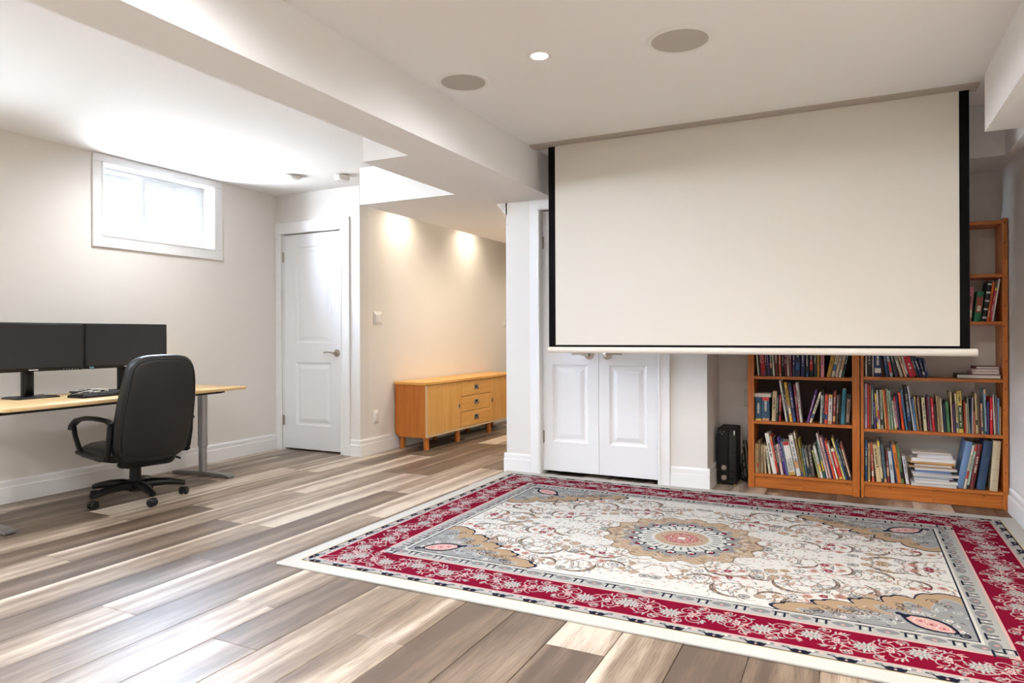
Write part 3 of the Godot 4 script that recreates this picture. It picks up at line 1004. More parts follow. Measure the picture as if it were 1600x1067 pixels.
func ceiling_speaker(at: Vector3, r: float, label: String) -> void:
	var t := thing("ceiling_speaker", label, "speaker", at, 0, "round in-ceiling speakers")
	var st := S()
	lathe(st, [Vector2(r * 0.84, -0.004), Vector2(r * 0.87, -0.007), Vector2(r * 0.97, -0.005), Vector2(r, 0)], 40)
	obj("trim_ring", st, M.plastic, t)
	st = S()
	lathe(st, [Vector2(0, -0.0052), Vector2(r * 0.6, -0.005), Vector2(r * 0.845, -0.004)], 40)
	obj("grille", st, M.grille, t)

func build_ceiling() -> void:
	ceiling_speaker(Vector3(-0.685, CEIL, -3.08), 0.148, "largest-looking round grey ceiling speaker, right of the glowing pot light")
	ceiling_speaker(Vector3(-1.805, CEIL, -3.075), 0.138, "round grey ceiling speaker beside the ceiling beam, left of the glowing pot light")
	ceiling_speaker(Vector3(0.381, CEIL, -3.04), 0.145, "round ceiling speaker cut off by the picture's top edge, by the right duct")
	var t := thing("smoke_alarm", "flat round white smoke alarm on the ceiling, nearer the window wall", "smoke alarm", Vector3(-4.12, CEIL, -4.23))
	var st := S()
	lathe(st, [Vector2(0, -0.036), Vector2(0.030, -0.035), Vector2(0.055, -0.030), Vector2(0.074, -0.018), Vector2(0.080, -0.008)], 32)
	obj("cover", st, M.plastic, t)
	st = S()
	lathe(st, [Vector2(0.070, -0.008), Vector2(0.070, 0)], 32)
	obj("base", st, M.grille, t)
	t = thing("smoke_alarm", "drum-shaped white smoke alarm on the ceiling above the panel door", "smoke alarm", Vector3(-3.738, CEIL, -4.40))
	st = S()
	lathe(st, [Vector2(0, -0.050), Vector2(0.042, -0.050), Vector2(0.056, -0.046), Vector2(0.062, -0.038), Vector2(0.064, -0.012), Vector2(0.063, -0.010)], 32)
	obj("cover", st, M.plastic, t)
	st = S()
	lathe(st, [Vector2(0.054, -0.010), Vector2(0.054, 0)], 32)
	obj("base", st, M.grille, t)
	st = S()
	for i in 9:
		var a := -1.9 + i * 0.22
		cb(st, Vector3(0.0645 * cos(a + PI), -0.034, -0.0645 * sin(a + PI)), Vector3(0.006, 0.005, 0.006), 0.0, Transform3D())
	obj("vent", st, M.grille, t)

func wall_plate(called: String, label: String, at: Vector3, turn: float, w: float, h: float, kind: int) -> void:
	var t := thing(called, label, "switch" if kind != 1 else "outlet", at, turn)
	var st := S()
	slab(st, rounded(w, h, 0.006, 3), [Vector2(0, 0), Vector2(0, 0.004), Vector2(0.002, 0.006)])
	obj("cover_plate", st, M.plastic, t)
	var n := maxi(1, int(round(w / 0.055)) if kind == 0 else 1)
	for i in n:
		var x := (i - (n - 1) / 2.0) * 0.046
		st = S()
		cb(st, Vector3(x, 0, 0.007), Vector3(0.034, 0.067, 0.005), 0.0015, Transform3D())
		var o := obj("rocker" if kind != 1 else "receptacle", st, M.trim, t)
		if kind == 1:
			st = S()
			for y in [-0.018, 0.018]:
				for s in [-1, 1]: cb(st, Vector3(s * 0.006, y + 0.003, 0.0096), Vector3(0.002, 0.008, 0.0006))
				cb(st, Vector3(0, y - 0.008, 0.0096), Vector3(0.004, 0.004, 0.0006))
			obj("slot", st, M.dark, o)

func build_plates() -> void:
	wall_plate("light_switch", "wide white two-rocker light switch on the hallway wall above the outlet", Vector3(EX, 1.22, -5.02), PI / 2, 0.125, 0.118, 0)
	wall_plate("power_outlet", "white power outlet low on the hallway wall left of the sideboard", Vector3(EX, 0.325, -4.985), PI / 2, 0.076, 0.122, 1)
	wall_plate("light_switch", "single white light switch far down the hallway, cut off by the closet wall", Vector3(EX, 1.22, -7.56), PI / 2, 0.076, 0.118, 2)
	wall_plate("power_outlet", "white wall plate in the alcove, upper one beside the left bookcase", Vector3(-0.668, 0.593, -5.22), 0, 0.076, 0.118, 1)
	wall_plate("power_outlet", "white wall plate in the alcove, lower one behind the cables", Vector3(-0.655, 0.36, -5.22), 0, 0.076, 0.10, 1)

func build_screen() -> void:
	var zs := -4.36
	var t := thing("projection_screen", "large pulled-down off-white projection screen with black side borders", "screen", Vector3(0, 0, zs))
	var st := S()
	bx(st, Vector3(-1.995, CEIL - 0.014, -0.050), Vector3(0.610, CEIL, -0.018), 0.001)
	bx(st, Vector3(-1.995, CEIL - 0.014, 0.012), Vector3(0.610, CEIL, 0.058), 0.001)
	bx(st, Vector3(-1.995, CEIL - 0.020, 0.006), Vector3(0.610, CEIL, 0.014), 0.001)
	bx(st, Vector3(0.590, CEIL - 0.016, -0.018), Vector3(0.610, CEIL, 0.012), 0.001)
	bx(st, Vector3(-1.995, CEIL - 0.016, -0.018), Vector3(-1.96, CEIL, 0.012), 0.001)
	obj("housing", st, M.alu, t)
	st = S()
	bx(st, Vector3(-1.829, 0.992, -0.0012), Vector3(0.522, CEIL - 0.002, 0.0012))
	obj("screen_fabric", st, M.fabric, t)
	for e in [[-1.879, -1.829, 0.972], [0.522, 0.568, 0.972]]:
		st = S()
		bx(st, Vector3(e[0], e[2], -0.0012), Vector3(e[1], CEIL - 0.002, 0.0012))
		obj("black_border", st, M.fabric_black, t)
	st = S()
	bx(st, Vector3(-1.829, 0.972, -0.0012), Vector3(0.522, 0.992, 0.0012))
	obj("black_border", st, M.fabric_black, t)
	st = S()
	tube(st, [Vector3(-1.882, 0.957, 0), Vector3(-1.2, 0.957, 0), Vector3(-0.4, 0.957, 0), Vector3(0.600, 0.957, 0)], 0.021, 20)
	obj("weight_bar", st, M.rod, t)
	for x in [-1.8835, 0.6015]:
		st = S()
		cb(st, Vector3(x, 0.957, 0), Vector3(0.003, 0.030, 0.030), 0.001)
		obj("end_cap", st, M.plastic, t)

func build_rug() -> void:
	var t := thing("rug", "large oriental rug with crimson floral border and ivory field with round medallion", "rug", Vector3(-0.7875, 0, -3.5425))
	var st := S()
	var w := 3.225
	var d := 2.385
	var th := 0.009
	var b := 0.006
	st.set_smooth_group(-1)
	var uv := func(p: Vector3) -> Vector2: return Vector2(p.x / w + 0.5, p.z / d + 0.5)
	var T := [Vector3(-w / 2 + b, th, -d / 2 + b), Vector3(w / 2 - b, th, -d / 2 + b), Vector3(w / 2 - b, th, d / 2 - b), Vector3(-w / 2 + b, th, d / 2 - b)]
	tri(st, T[0], T[1], T[2], Vector3.UP, uv.call(T[0]), uv.call(T[1]), uv.call(T[2]))
	tri(st, T[0], T[2], T[3], Vector3.UP, uv.call(T[0]), uv.call(T[2]), uv.call(T[3]))
	obj("pile", st, M.rug, t)
	st = S()
	for e in [[0, 1], [1, 2], [2, 3], [3, 0]]:
		var p: Vector3 = T[e[0]]
		var q: Vector3 = T[e[1]]
		p.y = 0.0045
		q.y = 0.0045
		tube(st, [p, p.lerp(q, 0.5), q], 0.0062, 8)
	obj("binding", st, M.rug_edge, t)

# ---------------------------------------------------------------- desk side
func build_desk() -> void:
	var turn := 0.069
	var t := thing("desk", "long desk with pale birch top and grey steel T-shaped legs", "desk", Vector3(-4.07, 0, -2.875), turn)
	# local frame: the front edge runs along z at x = 0, the top reaches back to x = -0.68
	var y := 0.68
	var st := S()
	slab(st, rounded(0.68, 1.74, 0.02, 4), [Vector2(0.002, 0), Vector2(0, 0.0025), Vector2(0, 0.0195), Vector2(0.002, 0.022)], Transform3D(Basis(Vector3(1, 0, 0), Vector3(0, 0, -1), Vector3(0, 1, 0)), Vector3(-0.34, y - 0.022, -0.03)))
	obj("desk_top", st, M.birch, t)
	st = S()
	for x in [-0.16, -0.52]: bx(st, Vector3(x - 0.02, y - 0.050, -0.79), Vector3(x + 0.02, y - 0.022, 0.80), 0.003)
	for z in [-0.765, 0.79]: bx(st, Vector3(-0.56, y - 0.045, z - 0.03), Vector3(-0.12, y - 0.0222, z + 0.03), 0.003)
	obj("frame_rail", st, M.black_matt, t)
	for z in [-0.765, 0.79]:
		st = S()
		var o := Vector3(-0.315, 0, z)
		lathe(st, [Vector2(0.030, 0.024), Vector2(0.030, 0.22), Vector2(0.033, 0.221), Vector2(0.035, 0.225), Vector2(0.035, y - 0.024)], 24, Transform3D(Basis(), o))
		var leg := obj("leg", st, M.steel, t)
		st = S()
		var arc := PackedVector2Array()
		for i in 13:
			var u := i / 12.0 * 2.0 - 1.0
			arc.append(Vector2(u * 0.285, 0.034 - 0.010 * u * u + (0.0 if absf(u) < 0.99 else -0.006)))
		for i in 13:
			var u := 1.0 - i / 12.0 * 2.0
			arc.append(Vector2(u * 0.285, 0.012 - 0.004 * u * u if absf(u) < 0.8 else 0.006))
		prism(st, arc, -0.032, 0.032, Transform3D(Basis(), o))
		obj("foot", st, M.steel, leg)
		for s in [-1, 1]:
			st = S()
			cb(st, o + Vector3(s * 0.262, 0.004, 0), Vector3(0.04, 0.008, 0.05), 0.002)
			obj("glide", st, M.black_matt, leg)

func monitor(at: Vector3, w: float, turn: float, label: String) -> void:
	var t := thing("monitor", label, "monitor", at, turn, "pair of black monitors on the desk")
	# the front faces +x; the base rests at y = 0
	var X := Transform3D(Basis(Vector3(0, 0, -1), Vector3(0, 1, 0), Vector3(1, 0, 0)), Vector3.ZERO)
	var y0 := 0.165
	var y1 := 0.470
	var st := S()
	slab(st, rounded(w, y1 - y0, 0.006, 3), [Vector2(0.03, -0.045), Vector2(0.012, -0.030), Vector2(0, -0.018), Vector2(0, 0.004), Vector2(0.002, 0.006)], X * Transform3D(Basis(), Vector3(0, (y0 + y1) / 2, 0.02)))
	obj("casing", st, M.black, t)
	obj("display", one(Vector3(0.0255, y0 + 0.021, -w / 2 + 0.013), Vector3(0.0268, y1 - 0.013, w / 2 - 0.013)), M.screen_glass, t)
	st = S()
	slab(st, rounded(0.065, 0.22, 0.006, 3), [Vector2(0, -0.025), Vector2(0, 0.0), Vector2(0.004, 0.004)], X * Transform3D(Basis(), Vector3(0, 0.115, -0.028)))
	obj("neck", st, M.black, t)
	st = S()
	slab(st, rounded(0.185, 0.25, 0.010, 4), [Vector2(0, 0), Vector2(0, 0.006), Vector2(0.004, 0.009), Vector2(0.03, 0.013)], Transform3D(Basis(Vector3(1, 0, 0), Vector3(0, 0, -1), Vector3(0, 1, 0)), Vector3(0.0, 0, 0)))
	obj("base", st, M.black, t)
	st = S()
	bx(st, Vector3(0.0262, y0 + 0.007, -0.028), Vector3(0.0268, y0 + 0.013, 0.028))
	obj("badge", st, M.plastic, t)
	st = S()
	for i in 6: bx(st, Vector3(0.0262, y0 + 0.006, -w / 2 + 0.035 + i * 0.018), Vector3(0.0275, y0 + 0.010, -w / 2 + 0.043 + i * 0.018))
	obj("button", st, M.steel, t)
	st = S()
	bx(st, Vector3(0.0262, y0 + 0.004, w / 2 - 0.060), Vector3(0.0266, y0 + 0.015, w / 2 - 0.030))
	obj("sticker", st, mat(Color(0.45, 0.62, 0.72), 0.5), t)

func build_desk_things() -> void:
	var y := 0.68
	monitor(Vector3(-4.585, y, -2.480), 0.622, 0.0, "left black monitor on the desk, cut off by the picture's left edge")
	monitor(Vector3(-4.585, y, -3.102), 0.595, -0.03, "right black monitor on the desk, partly hidden by the office chair")
	var t := thing("keyboard", "flat black keyboard on the desk just left of the chair back", "keyboard", Vector3(-4.325, y, -2.78), 0.09)
	var st := S()
	slab(st, rounded(0.150, 0.40, 0.012, 4), [Vector2(0, 0), Vector2(0, 0.012), Vector2(0.004, 0.017)], Transform3D(Basis(Vector3(1, 0, 0), Vector3(0, 0, -1), Vector3(0, 1, 0)), Vector3.ZERO))
	obj("body", st, M.black, t)
	st = S()
	for r in 6:
		for c in 20: cb(st, Vector3(0.055 - r * 0.0205 - (0.006 if r == 5 else 0.0), 0.020, -0.181 + c * 0.019), Vector3(0.0165, 0.007, 0.0165), 0.002)
	var k := obj("keys", st, mat(Color(0.16, 0.16, 0.17), 0.5), t)
	k.set_meta("kind", "stuff")
	t = thing("cable_bundle", "tangle of white and black cables on the desk behind the keyboard", "cables", Vector3(-4.54, y, -2.815))
	for n in 4:
		st = S()
		var r := RandomNumberGenerator.new()
		r.seed = 70 + n
		var pts := []
		for i in 46:
			var a := i * 0.55 + n
			pts.append(Vector3(cos(a) * (0.024 + 0.010 * sin(i * 0.9)) + r.randf_range(-0.005, 0.005), 0.006 + 0.026 * absf(sin(i * 0.37 + n)) * (1.0 - absf(i - 23) / 30.0), sin(a * 0.8) * 0.075 + (n - 1.5) * 0.03))
		tube(st, pts, 0.0030, 6)
		obj("cable", st, M.black if n % 2 == 1 else M.plastic, t)

func build_chair() -> void:
	# faces -x; the base's centre is the thing's base
	var t := thing("office_chair", "black leather swivel office chair seen from behind at the desk", "chair", Vector3(-4.18, 0, -2.89), -0.19)
	var st := S()
	lathe(st, [Vector2(0.030, 0.055), Vector2(0.046, 0.062), Vector2(0.050, 0.075), Vector2(0.050, 0.105), Vector2(0.040, 0.120), Vector2(0.036, 0.122), Vector2(0.034, 0.215), Vector2(0.030, 0.222), Vector2(0.014, 0.223), Vector2(0.014, 0.25)], 24)
	obj("gas_column", st, M.black, t)
	for k in 5:
		var a := deg_to_rad(16.0 - 11.0 + 72.0 * k)
		var d := Vector3(cos(a), 0, sin(a))
		st = S()
		tube(st, [d * 0.03 + Vector3(0, 0.096, 0), d * 0.10 + Vector3(0, 0.104, 0), d * 0.18 + Vector3(0, 0.100, 0), d * 0.25 + Vector3(0, 0.088, 0), d * 0.292 + Vector3(0, 0.078, 0)], [0.040, 0.036, 0.031, 0.026, 0.021], 10, 0.8)
		var leg := obj("base_leg", st, M.black, t)
		st = S()
		var c := d * 0.285 + Vector3(0, 0.027, 0)
		var roll := a + 0.9 + k * 0.7
		var ax := Vector3(cos(roll), 0, sin(roll))
		var X := Transform3D(Basis(ax.cross(Vector3.UP), ax, Vector3.UP).orthonormalized(), c)
		for s in [-1, 1]:
			var prof := [Vector2(0, -0.010), Vector2(0.020, -0.010), Vector2(0.026, -0.006), Vector2(0.027, 0.0), Vector2(0.026, 0.006), Vector2(0.018, 0.011), Vector2(0, 0.012)]
			lathe(st, prof, 18, X * Transform3D(Basis(), Vector3(0, s * 0.016, 0)))
		lathe(st, [Vector2(0, 0.02), Vector2(0.012, 0.02), Vector2(0.014, 0.040), Vector2(0.014, 0.052), Vector2(0, 0.053)], 14, Transform3D(Basis(), d * 0.285))
		obj("caster", st, M.black, leg)
	st = S()
	bx(st, Vector3(-0.14, 0.245, -0.07), Vector3(0.12, 0.285, 0.07), 0.012)
	bx(st, Vector3(0.02, 0.225, 0.05), Vector3(0.09, 0.262, 0.125), 0.012)
	obj("tilt_mechanism", st, M.black, t)
	st = S()
	tube(st, [Vector3(0.03, 0.262, -0.06), Vector3(0.05, 0.262, -0.16), Vector3(0.06, 0.258, -0.215)], [0.006, 0.006, 0.007], 8)
	tube(st, [Vector3(0.06, 0.258, -0.215), Vector3(0.065, 0.248, -0.245), Vector3(0.068, 0.238, -0.262)], [0.010, 0.016, 0.012], 10, 0.5)
	obj("height_lever", st, M.black, t)
	# seat
	var flat := Basis(Vector3(1, 0, 0), Vector3(0, 0, -1), Vector3(0, 1, 0))
	st = S()
	slab(st, rounded(0.53, 0.49, 0.13, 7), [Vector2(0.05, 0), Vector2(0.012, 0.012), Vector2(0, 0.035), Vector2(0.004, 0.060), Vector2(0.022, 0.085), Vector2(0.065, 0.100), Vector2(0.13, 0.104)], Transform3D(flat, Vector3(-0.065, 0.275, 0)), func(v: Vector3) -> Vector3: return v - Vector3(0, 0, 0.02 * smoothstep(-0.12, -0.28, v.x)))
	obj("seat", st, M.leather, t)
	# backrest: outline in (z, y), thickness along x, leaning back and gently hollowed
	var out := PackedVector2Array()
	var ctrl := [Vector2(0, 0.675), Vector2(0.09, 0.672), Vector2(0.165, 0.652), Vector2(0.212, 0.60), Vector2(0.234, 0.50), Vector2(0.248, 0.38), Vector2(0.254, 0.26), Vector2(0.250, 0.14), Vector2(0.228, 0.062), Vector2(0.17, 0.018), Vector2(0.08, 0.002), Vector2(0, 0.0)]
	var cur := Curve2D.new()
	for i in ctrl.size():
		var a: Vector2 = ctrl[maxi(i - 1, 0)]
		var b: Vector2 = ctrl[mini(i + 1, ctrl.size() - 1)]
		cur.add_point(ctrl[i], (a - b) / 6.0, (b - a) / 6.0)
	var half := cur.tessellate(3, 4.0)
	for i in half.size(): half[i].x *= 0.94
	for p in half: out.append(p)
	for i in range(half.size() - 2, 0, -1): out.append(Vector2(-half[i].x, half[i].y))
	var bend := func(v: Vector3) -> Vector3:
		v.z += 0.35 * v.y - 0.12 * v.y * v.y - 0.02 * smoothstep(0.45, 0.66, v.y) - 0.55 * v.x * v.x
		return v
	var back := Transform3D(Basis(Vector3(0, 0, -1), Vector3(0, 1, 0), Vector3(1, 0, 0)), Vector3(0.215, 0.275, 0))
	st = S()
	slab(st, out, [Vector2(0.10, -0.062), Vector2(0.035, -0.056), Vector2(0.010, -0.038), Vector2(0, -0.012), Vector2(0, 0.018), Vector2(0.010, 0.036), Vector2(0.024, 0.044)], back, bend)
	var br := obj("backrest", st, M.leather, t)
	st = S()
	slab(st, out, [Vector2(0.026, 0.040), Vector2(0.026, 0.046), Vector2(0.030, 0.051), Vector2(0.05, 0.056), Vector2(0.12, 0.059)], back, bend)
	obj("back_panel", st, bumpy(mat(Color(0.03, 0.03, 0.033), 0.42), 0.09, 0.10, 3.0), br)
	st = S()
	var pipe := []
	var cen := Vector2(0, 0.33)
	for p in out:
		var q := p + (cen - p).normalized() * 0.027
		pipe.append(back * (bend.call(Vector3(q.x, q.y, 0.047)) as Vector3))
	pipe.append(pipe[0])
	tube(st, pipe, 0.0045, 8)
	obj("piping", st, M.black_matt, br)
	st = S()
	slab(st, rounded(0.34, 0.14, 0.05, 5), [Vector2(0.02, 0), Vector2(0, 0.012), Vector2(0, 0.03), Vector2(0.03, 0.045)], Transform3D(Basis(Vector3(0, 0, -1), Vector3(0, 1, 0), Vector3(1, 0, 0)), Vector3(0.165, 0.31, 0)))
	obj("back_bracket", st, M.black, t)
	# loop arms
	for s in [1, -1]:
		st = S()
		var z: float = 0.248 * s
		tube(st, [Vector3(0.255, 0.53, z * 0.98), Vector3(0.200, 0.550, z * 1.02), Vector3(0.06, 0.556, z * 1.06), Vector3(-0.08, 0.548, z * 1.06), Vector3(-0.20, 0.530, z * 1.06), Vector3(-0.285, 0.490, z * 1.05), Vector3(-0.325, 0.462, z * 1.04)], [0.020, 0.024, 0.027, 0.028, 0.028, 0.026, 0.018], 12, 0.55)
		var arm := obj("armrest", st, M.black, t)
		st = S()
		tube(st, [Vector3(-0.272, 0.488, z * 1.05), Vector3(-0.252, 0.42, z * 1.04), Vector3(-0.215, 0.34, z), Vector3(-0.195, 0.315, z * 0.97)], [0.019, 0.017, 0.018, 0.020], 10, 0.8)
		tube(st, [Vector3(0.235, 0.535, z * 0.99), Vector3(0.222, 0.44, z), Vector3(0.195, 0.345, z), Vector3(0.175, 0.315, z * 0.97)], [0.020, 0.019, 0.019, 0.020], 10, 0.8)
		tube(st, [Vector3(-0.235, 0.318, z), Vector3(-0.05, 0.312, z), Vector3(0.10, 0.308, z), Vector3(0.19, 0.320, z)], [0.020, 0.026, 0.026, 0.020], 10, 0.7)
		obj("arm_bracket", st, M.black, arm)

# ---------------------------------------------------------------- sideboard
func build_sideboard() -> void:
	var z1 := -5.262
	var z0 := -7.145
	var t := thing("sideboard", "long honey-coloured wooden sideboard on short legs against the hallway wall", "sideboard", Vector3(-3.50, 0, z1))
	# local: front at x = 0, left end at z = 0, runs to -len
	var ln := z1 - z0
	var D := 0.345
	var st := S()
	bx(st, Vector3(-D, 0.118, -ln + 0.02), Vector3(-0.022, 0.600, -0.02))
	obj("body", st, M.walnut, t)
	for z in [-0.020, -ln]:
		st = S()
		var poly := PackedVector2Array([Vector2(0, 0.115), Vector2(0, 0.602), Vector2(-D - 0.002, 0.602), Vector2(-D - 0.002, 0.165), Vector2(-D + 0.008, 0.137), Vector2(-D + 0.03, 0.120), Vector2(-D + 0.055, 0.115)])
		prism(st, poly, z, z + 0.020)
		obj("side_panel", st, M.teak, t)
	st = S()
	bx(st, Vector3(-0.006, 0.115, -0.021), Vector3(0.003, 0.602, 0.001), 0.001)
	bx(st, Vector3(-0.006, 0.115, -ln), Vector3(0.003, 0.602, -ln + 0.020), 0.001)
	bx(st, Vector3(-0.020, 0.115, -ln + 0.02), Vector3(0.003, 0.134, -0.021), 0.001)
	obj("edge_band", st, M.ply, t)
	st = S()
	bx(st, Vector3(-D - 0.006, 0.602, -ln - 0.012), Vector3(0.014, 0.628, 0.014), 0.003)
	obj("top", st, M.oak_h, t)
	for k in 2:
		var a := -0.023 if k == 0 else -1.255
		var b := -0.632 if k == 0 else -ln + 0.022
		st = S()
		bx(st, Vector3(-0.020, 0.137, b), Vector3(-0.001, 0.598, a), 0.001)
		var d := obj("cabinet_door", st, M.oak_v, t)
		st = S()
		var kz := b + 0.035 if k == 0 else a - 0.035
		lathe(st, [Vector2(0.017, 0), Vector2(0.017, 0.002), Vector2(0.014, 0.003), Vector2(0, 0.003)], 18, Transform3D(Basis(Vector3(0, 0, 1), -PI / 2).scaled(Vector3(1, 1.5, 1)), Vector3(-0.001, 0.357, kz)))
		var esc := obj("escutcheon", st, M.nickel, d)
		st = S()
		cb(st, Vector3(0.0025, 0.354, kz), Vector3(0.002, 0.022, 0.008))
		lathe(st, [Vector2(0.007, 0), Vector2(0.007, 0.001), Vector2(0, 0.001)], 12, Transform3D(Basis(Vector3(0, 0, 1), -PI / 2), Vector3(0.0025, 0.364, kz)))
		obj("keyhole", st, M.dark, esc)
	var ys := [0.137, 0.2905, 0.446, 0.598]
	for k in 3:
		st = S()
		bx(st, Vector3(-0.020, ys[k] + 0.002, -1.251), Vector3(-0.001, ys[k + 1] - 0.003, -0.636), 0.001)
		var d := obj("drawer", st, M.oak_h, t)
		st = S()
		var c := Vector3(-0.001, (ys[k] + ys[k + 1]) / 2 + 0.004, -0.9435)
		var F := Transform3D(Basis(Vector3(0, 0, -1), Vector3(0, 1, 0), Vector3(1, 0, 0)), c)
		slab(st, rounded(0.095, 0.052, 0.006, 3), [Vector2(0, 0), Vector2(0, 0.002), Vector2(0.001, 0.003)], F)
		tube(st, [F * Vector3(-0.030, 0.010, 0.003), F * Vector3(-0.026, -0.006, 0.010), F * Vector3(0, -0.010, 0.013), F * Vector3(0.026, -0.006, 0.010), F * Vector3(0.030, 0.010, 0.003)], 0.004, 8)
		var pl := obj("pull", st, M.nickel, d)
		st = S()
		slab(st, rounded(0.050, 0.030, 0.004, 3), [Vector2(0, 0.003), Vector2(0, 0.0036)], F * Transform3D(Basis(), Vector3(-0.012, 0.002, 0)))
		obj("recess", st, M.dark, pl)
	for e in [[-0.035, -0.055], [-D + 0.045, -0.055], [-0.035, -0.61], [-D + 0.045, -0.61], [-0.035, -1.27], [-D + 0.045, -1.27], [-0.035, -ln + 0.055], [-D + 0.045, -ln + 0.055]]:
		st = S()
		lathe(st, [Vector2(0, 0), Vector2(0.025, 0), Vector2(0.026, 0.002), Vector2(0.027, 0.118)], 20, Transform3D(Basis(), Vector3(e[0], 0, e[1])))
		obj("leg", st, M.teak, t)

# ---------------------------------------------------------------- bookcases and books
func bookcase(called: String, label: String, x0: float, x1: float, tl: float, tr: float, shelves: Array, top: float, back_panel: bool) -> void:
	var zf := -4.97
	var zb := -5.205
	var t := thing(called, label, "bookcase", Vector3((x0 + x1) / 2, 0, (zf + zb) / 2))
	var o := t.position
	var st := S()
	for e in [[x0, x0 + tl], [x1 - tr, x1]]:
		st = S()
		bx(st, Vector3(e[0], 0, zb) - o, Vector3(e[1], top, zf) - o, 0.002)
		obj("side_panel", st, M.pine_v, t)
	for y in shelves:
		st = S()
		bx(st, Vector3(x0 + tl, y - 0.021, zb + 0.006) - o, Vector3(x1 - tr, y, zf - 0.002) - o, 0.002)
		obj("shelf", st, M.pine_h, t)
	st = S()
	bx(st, Vector3(x0 + tl, 0.002, zf - 0.034) - o, Vector3(x1 - tr, shelves[0] - 0.021, zf - 0.012) - o, 0.002)
	obj("kick_board", st, M.pine_h, t)
	if back_panel:
		st = S()
		bx(st, Vector3(x0 + tl, 0.06, zb) - o, Vector3(x1 - tr, top - 0.02, zb + 0.005) - o)
		obj("back_panel", st, M.walnut, t)

func ordinal(n: int) -> String:
	if n % 100 in [11, 12, 13]: return "%dth" % n
	return "%d%s" % [n, {1: "st", 2: "nd", 3: "rd"}.get(n % 10, "th")]

func book(at: Vector3, t: float, h: float, d: float, lean: float, col: Color, kind: String, label: String, group: String, n: int) -> void:
	# at is the corner that rests on the shelf: the left one if upright or leaning left, else the right one
	var B := thing("binder" if kind in ["binder", "file"] else "book", label, "binder" if kind in ["binder", "file"] else "book", at, 0, group)
	B.rotation.z = -deg_to_rad(lean)
	var xo := 0.0 if lean <= 0.0 else -t
	var m := mat(col, 0.55)
	var w := minf(0.0028, t * 0.22)
	# cover: a U seen from above with a softly rounded spine
	var poly := PackedVector2Array([Vector2(xo, -d), Vector2(xo + w, -d), Vector2(xo + w, -0.004), Vector2(xo + t - w, -0.004), Vector2(xo + t - w, -d), Vector2(xo + t, -d)])
	var r := minf(t * 0.16, 0.004)
	for i in 7:
		var u := i / 6.0
		poly.append(Vector2(xo + t * (1.0 - u), -r + r * sin(PI * u)))
	var st := S()
	prism(st, poly, 0.0, h, Transform3D(Basis(Vector3(1, 0, 0), Vector3(0, 0, 1), Vector3(0, 1, 0)), Vector3.ZERO))
	obj("cover", st, m, B)
	st = S()
	var in_ := 0.003
	bx(st, Vector3(xo + w, 0.001 + in_ * 0.3, -d + 0.004), Vector3(xo + t - w, h - in_, -0.0042))
	obj("pages", st, M.paper, B)
	if kind == "binder" or kind == "file": pass
	var lum := col.get_luminance()
	var ink_ := Color(0.88, 0.86, 0.80) if lum < 0.42 else Color(0.14, 0.13, 0.15)
	var rg := RandomNumberGenerator.new()
	rg.seed = 900 + n * 13
	var accents := [Color(0.88, 0.86, 0.80), Color(0.78, 0.16, 0.14), Color(0.90, 0.75, 0.30), Color(0.10, 0.11, 0.14), Color(0.18, 0.32, 0.50), Color(0.80, 0.62, 0.45)]
	var strip := func(y0: float, y1: float, c: Color, called := "spine_label", grow := 0.0005, width := 0.86) -> void:
		var s := S()
		bx(s, Vector3(xo + t * (1 - width) / 2, h * y0, -0.004), Vector3(xo + t * (1 + width) / 2, h * y1, grow))
		obj(called, s, mat(c, 0.55), B)
	if kind == "band":
		for i in 5: strip.call(0.07 + i * 0.21, 0.115 + i * 0.21, Color(0.85, 0.84, 0.82), "white_band")
		return
	if kind == "panel":
		strip.call(0.10, 0.66, Color(0.07, 0.24, 0.14), "green_panel")
		lettering(B, xo, t, h, 0.16, 0.60, Color(0.86, 0.85, 0.70), rg, 0.0010)
		lettering(B, xo, t, h, 0.72, 0.95, Color(0.20, 0.16, 0.10), rg, 0.0006)
		return
	if kind == "pict":
		strip.call(0.30, 0.82, Color(0.55, 0.24, 0.16), "picture")
		strip.call(0.34, 0.52, Color(0.82, 0.74, 0.66), "picture", 0.0008, 0.5)
		return
	if kind == "swedish":
		strip.call(0.90, 1.0, Color(0.70, 0.12, 0.15), "red_band")
		strip.call(0.0, 0.10, Color(0.82, 0.68, 0.36), "yellow_band")
		for i in 2:
			var tm := TextMesh.new()
			tm.text = ["SWEDISH", "COMPLETE"][i]
			var fo := SystemFont.new()
			fo.font_names = PackedStringArray(["Droid Sans"])
			tm.font = fo
			tm.font_size = 32
			tm.pixel_size = (0.00062 if i == 0 else 0.00050)
			tm.depth = 0.001
			var mi := MeshInstance3D.new()
			mi.mesh = tm
			mi.name = numbered("spine_title", B)
			mi.material_override = M.dark
			mi.position = Vector3(xo + t * (0.67 if i == 0 else 0.30), h * (0.33 if i == 0 else 0.30), 0.0006)
			mi.rotation.z = -PI / 2
			B.add_child(mi, true)
		return
	if kind == "file":
		for y in [0.2, 0.42, 0.64]: strip.call(y, y + 0.004, Color(0.55, 0.50, 0.40), "seam")
		return
	if kind == "binder": return
	var pick := rg.randi() % 6
	if pick < 2 and t > 0.008:
		var c: Color = accents[rg.randi() % 6]
		if absf(c.get_luminance() - lum) > 0.12:
			var y0 := rg.randf_range(0.08, 0.25)
			strip.call(y0, y0 + rg.randf_range(0.12, 0.30), c)
	elif pick == 2 and t > 0.008:
		strip.call(0.0, rg.randf_range(0.06, 0.12), accents[rg.randi() % 6])
		strip.call(rg.randf_range(0.84, 0.92), 1.0, accents[rg.randi() % 6])
	if t > 0.0085: lettering(B, xo, t, h, rg.randf_range(0.30, 0.42), rg.randf_range(0.68, 0.90), ink_, rg, 0.0007)

